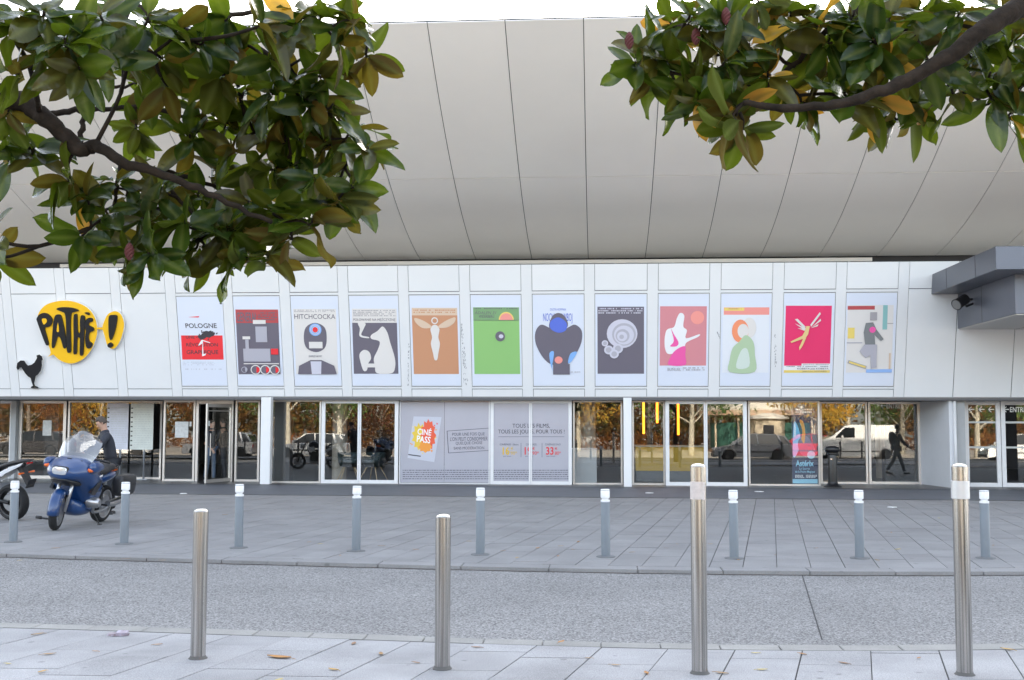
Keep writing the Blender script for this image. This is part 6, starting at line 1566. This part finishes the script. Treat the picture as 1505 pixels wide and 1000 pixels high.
left_limbs = [([j0, (-260, 60, 4.45), (-120, 95, 4.7), (-40, 130, 4.45), (30, 150, 4.45), (75, 180, 4.45), (118, 220, 4.45), (140, 214, 4.45), (180, 240, 4.4), (240, 256, 4.42), (320, 290, 4.42), (405, 332, 4.5)], .062, .008),
    ([(66, 172, 5.0), (110, 162, 5.05), (160, 160, 5.1), (220, 160, 5.1), (290, 178, 5.1), (335, 210, 5.1)], .016, .006), ([(118, 218, 5.0), (121, 185, 5.0), (128, 155, 5.0), (150, 130, 4.95), (185, 128, 4.95)], .014, .006),
    ([j0, (-200, -40, 4.8), (60, -25, 4.7), (190, 5, 4.75), (250, 46, 4.8), (330, 55, 4.8), (410, 90, 4.85), (470, 150, 4.9), (515, 195, 4.9)], .045, .008), ([(185, 241, 4.95), (280, 262, 5.0), (370, 300, 5.05), (430, 345, 5.0)], .012, .006),
    ([(250, 46, 4.8), (340, 20, 4.7), (440, 20, 4.7), (520, 10, 4.7)], .014, .006), ([(178, 240, 4.95), (172, 270, 4.9), (168, 300, 4.85), (150, 312, 4.8)], .010, .006), ([(240, 256, 4.9), (255, 285, 4.9), (300, 330, 4.85), (330, 350, 4.8), (380, 370, 4.8)], .010, .005),
    ([(320, 60, 4.8), (345, 110, 4.9), (360, 170, 5.0), (380, 200, 5.0)], .012, .006), ([(-40, 130, 5.0), (-10, 170, 4.7), (30, 205, 4.6), (48, 222, 4.55)], .016, .006)]
lc = [(20, 40, 3.9), (65, 20, 3.8), (115, 45, 3.7), (60, 85, 3.9), (15, 110, 4.0), (120, 95, 3.8), (90, 60, 3.7), (170, 35, 4.4), (185, 80, 4.5), (215, 30, 4.5), (235, 85, 4.6), (270, 35, 4.5), (300, 60, 4.6), (330, 25, 4.5), (350, 75, 4.6), (385, 40, 4.5), (405, 85, 4.6), (430, 30, 4.6), (455, 70, 4.7),
      (480, 25, 4.6), (505, 60, 4.7), (525, 25, 4.7), (545, 85, 4.8, .8), (500, 105, 4.8, .5), (465, 115, 4.8), (430, 120, 4.8), (395, 130, 4.8), (360, 130, 4.9), (320, 110, 4.8), (285, 125, 4.9), (255, 120, 4.9), (225, 140, 5.0), (300, 165, 5.0), (335, 175, 5.0), (375, 170, 4.9), (415, 165, 4.9), (455, 160, 4.9), (495, 150, 4.9),
      (530, 185, 4.8), (545, 215, 4.8), (505, 215, 4.8), (475, 205, 4.9), (440, 205, 4.9), (400, 210, 5.0), (345, 220, 5.0), (305, 210, 5.0), (275, 200, 5.1), (490, 260, 4.8), (520, 275, 4.8, .6), (495, 295, 4.8, .5), (460, 265, 4.8), (430, 250, 4.9), (395, 255, 4.9), (360, 255, 5.0), (325, 250, 5.0), (455, 315, 4.7, .5), (425, 345, 4.7), (400, 310, 4.8),
      (365, 300, 4.8), (330, 300, 4.9), (295, 285, 4.9), (265, 275, 4.9), (225, 275, 4.9), (195, 285, 4.8), (395, 365, 4.7), (370, 345, 4.7), (335, 335, 4.8), (300, 325, 4.8), (265, 320, 4.8), (235, 315, 4.8), (205, 325, 4.7), (345, 375, 4.7), (380, 380, 4.6), (275, 365, 4.7), (305, 365, 4.7), (190, 365, 4.5), (215, 370, 4.6), (165, 340, 4.6), (150, 305, 4.7),
      (120, 345, 4.7), (95, 268, 4.5), (50, 222, 4.5), (15, 235, 4.5), (30, 195, 4.6), (130, 275, 4.7), (170, 270, 4.8), (10, 165, 4.6), (195, 190, 5.2), (-12, 345, 4.4), (-15, 380, 4.4), (150, 85, 4.2), (140, 20, 4.2), (210, 110, 4.9)]
erg = random.Random(8)
extra = [(Vector((-3.9 + erg.uniform(-1.6, 2.4), 4.6 + erg.uniform(-1.6, 1.3), erg.uniform(4.4, 6.2))), 8) for _ in range(34)] + [(Vector((-3.6 + erg.uniform(-1.4, .1), 4.6 + erg.uniform(-1.2, 1.2), erg.uniform(2.6, 4.2))), 8) for _ in range(16)]
ex_l = [([LB + Vector((.1, .1, 3.2)), Vector((-3.6, 4.7, 4.4)), Vector((-3.2, 4.6, 5.6))], .05, .015), ([LB + Vector((.1, .1, 3.2)), Vector((-2.8, 4.9, 4.3)), Vector((-2.2, 5.0, 4.9))], .03, .01), ([LB + Vector((.05, .05, 2.6)), Vector((-4.6, 4.2, 3.6)), Vector((-5.2, 3.8, 4.4))], .04, .012)]
magnolia('glossy dark magnolia with bronze leaves hanging over the blue motorcycle side', LB, left_limbs + ex_l, lc, extra, [(190, 370, 4.4)], .012, [LB, LB + Vector((.05, .02, 1.2)), LB + Vector((.0, .1, 2.3)), j0 + Vector((-.05, 0, .05)), LB + Vector((.2, .12, 3.6))])
RB = Vector((3.75, 5.1, -.02)); j1 = at_depth(1830, -60, 4.9)
right_limbs = [([j1, (1700, -40, 4.8), (1590, -15, 4.45), (1505, 8, 4.3), (1440, 48, 4.22), (1380, 92, 4.22), (1310, 128, 4.22), (1240, 150, 4.22), (1150, 160, 4.22), (1095, 152, 4.22)], .058, .010), ([j1, (1640, 10, 5.0), (1505, 42, 4.95), (1450, 72, 4.95), (1408, 112, 4.95), (1378, 142, 4.95), (1320, 160, 4.9)], .036, .010),
    ([(1345, -60, 4.5), (1280, 2, 4.5), (1220, 42, 4.55), (1165, 96, 4.6), (1125, 128, 4.6), (1098, 134, 4.6)], .016, .007), ([(1440, 48, 4.6), (1400, 32, 4.55), (1340, 42, 4.5), (1285, 48, 4.5), (1262, 40, 4.5)], .010, .005), ([(1165, 96, 4.6), (1110, 75, 4.7), (1040, 85, 4.7), (990, 108, 4.7), (945, 95, 4.7)], .009, .005),
    ([j1, (1500, -70, 4.5), (1300, -50, 4.5), (1150, -15, 4.6), (1050, 15, 4.6), (1000, 45, 4.6)], .03, .006), ([(1505, 105, 4.7), (1470, 130, 4.7), (1450, 155, 4.7)], .010, .005), ([(1640, 10, 5.0), (1560, 90, 4.8), (1500, 130, 4.7), (1478, 165, 4.6)], .014, .006)]
rc = [(935, 95, 4.7), (955, 70, 4.7), (950, 118, 4.7), (985, 90, 4.7), (980, 35, 4.7), (1010, 65, 4.7), (1015, 20, 4.6), (1000, 125, 4.7), (1035, 110, 4.7), (1040, 45, 4.6), (1050, 140, 4.6, .4), (1080, 165, 4.5, .5), (1065, 85, 4.6), (1075, 30, 4.6), (1090, 120, 4.6), (1075, 178, 4.4, .5), (1098, 190, 4.4, .5), (1035, 150, 4.5, .4), (1060, 130, 4.4), (1105, 60, 4.6), (1115, 15, 4.5), (1130, 100, 4.6), (1145, 50, 4.6), (1150, 135, 4.6), (1160, 15, 4.5),
      (1180, 75, 4.6), (1185, 145, 4.6), (1195, 25, 4.5), (1215, 110, 4.6), (1225, 60, 4.6), (1240, 140, 4.6), (1250, 20, 4.5), (1260, 95, 4.6), (1280, 60, 4.5), (1285, 145, 4.6), (1305, 25, 4.5), (1310, 95, 4.6), (1330, 60, 4.6), (1335, 140, 4.6), (1355, 20, 4.5), (1365, 95, 4.6), (1385, 50, 4.6), (1395, 125, 4.7), (1415, 15, 4.5), (1420, 80, 4.7), (1450, 45, 4.7),
      (1460, 105, 4.7), (1475, 15, 4.6), (1490, 70, 4.7), (1485, 165, 4.5), (1455, 150, 4.7), (1500, 130, 4.7), (1350, 165, 4.7), (1310, 165, 4.7), (1520, 30, 4.7), (1525, 100, 4.7)]
extra = [(Vector((3.7 + erg.uniform(-2.6, 1.6), 4.6 + erg.uniform(-1.4, 1.2), erg.uniform(4.4, 6.2))), 8) for _ in range(30)] + [(Vector((3.3 + erg.uniform(-.1, 1.4), 4.7 + erg.uniform(-1.2, 1.2), erg.uniform(3.0, 4.2))), 8) for _ in range(14)]
ex_r = [([RB + Vector((0, 0, 3.2)), Vector((3.5, 4.9, 4.4)), Vector((3.1, 4.8, 5.6))], .05, .015), ([RB + Vector((0, 0, 3.2)), Vector((2.6, 4.7, 4.3)), Vector((1.9, 4.6, 4.8))], .03, .01), ([RB + Vector((0, 0, 2.6)), Vector((4.5, 4.6, 3.7)), Vector((5.1, 4.3, 4.5))], .04, .012)]
magnolia('bright green magnolia with yellowing leaves reaching over the lane from the slate canopy side', RB, right_limbs + ex_r, rc, extra, [(925, 60, 4.45), (1023, 54, 4.4), (1067, 24, 4.4)], .03, [RB, RB + Vector((-.04, .0, 1.2)), RB + Vector((.02, -.02, 2.4)), j1, RB + Vector((-.1, -.1, 3.6))])
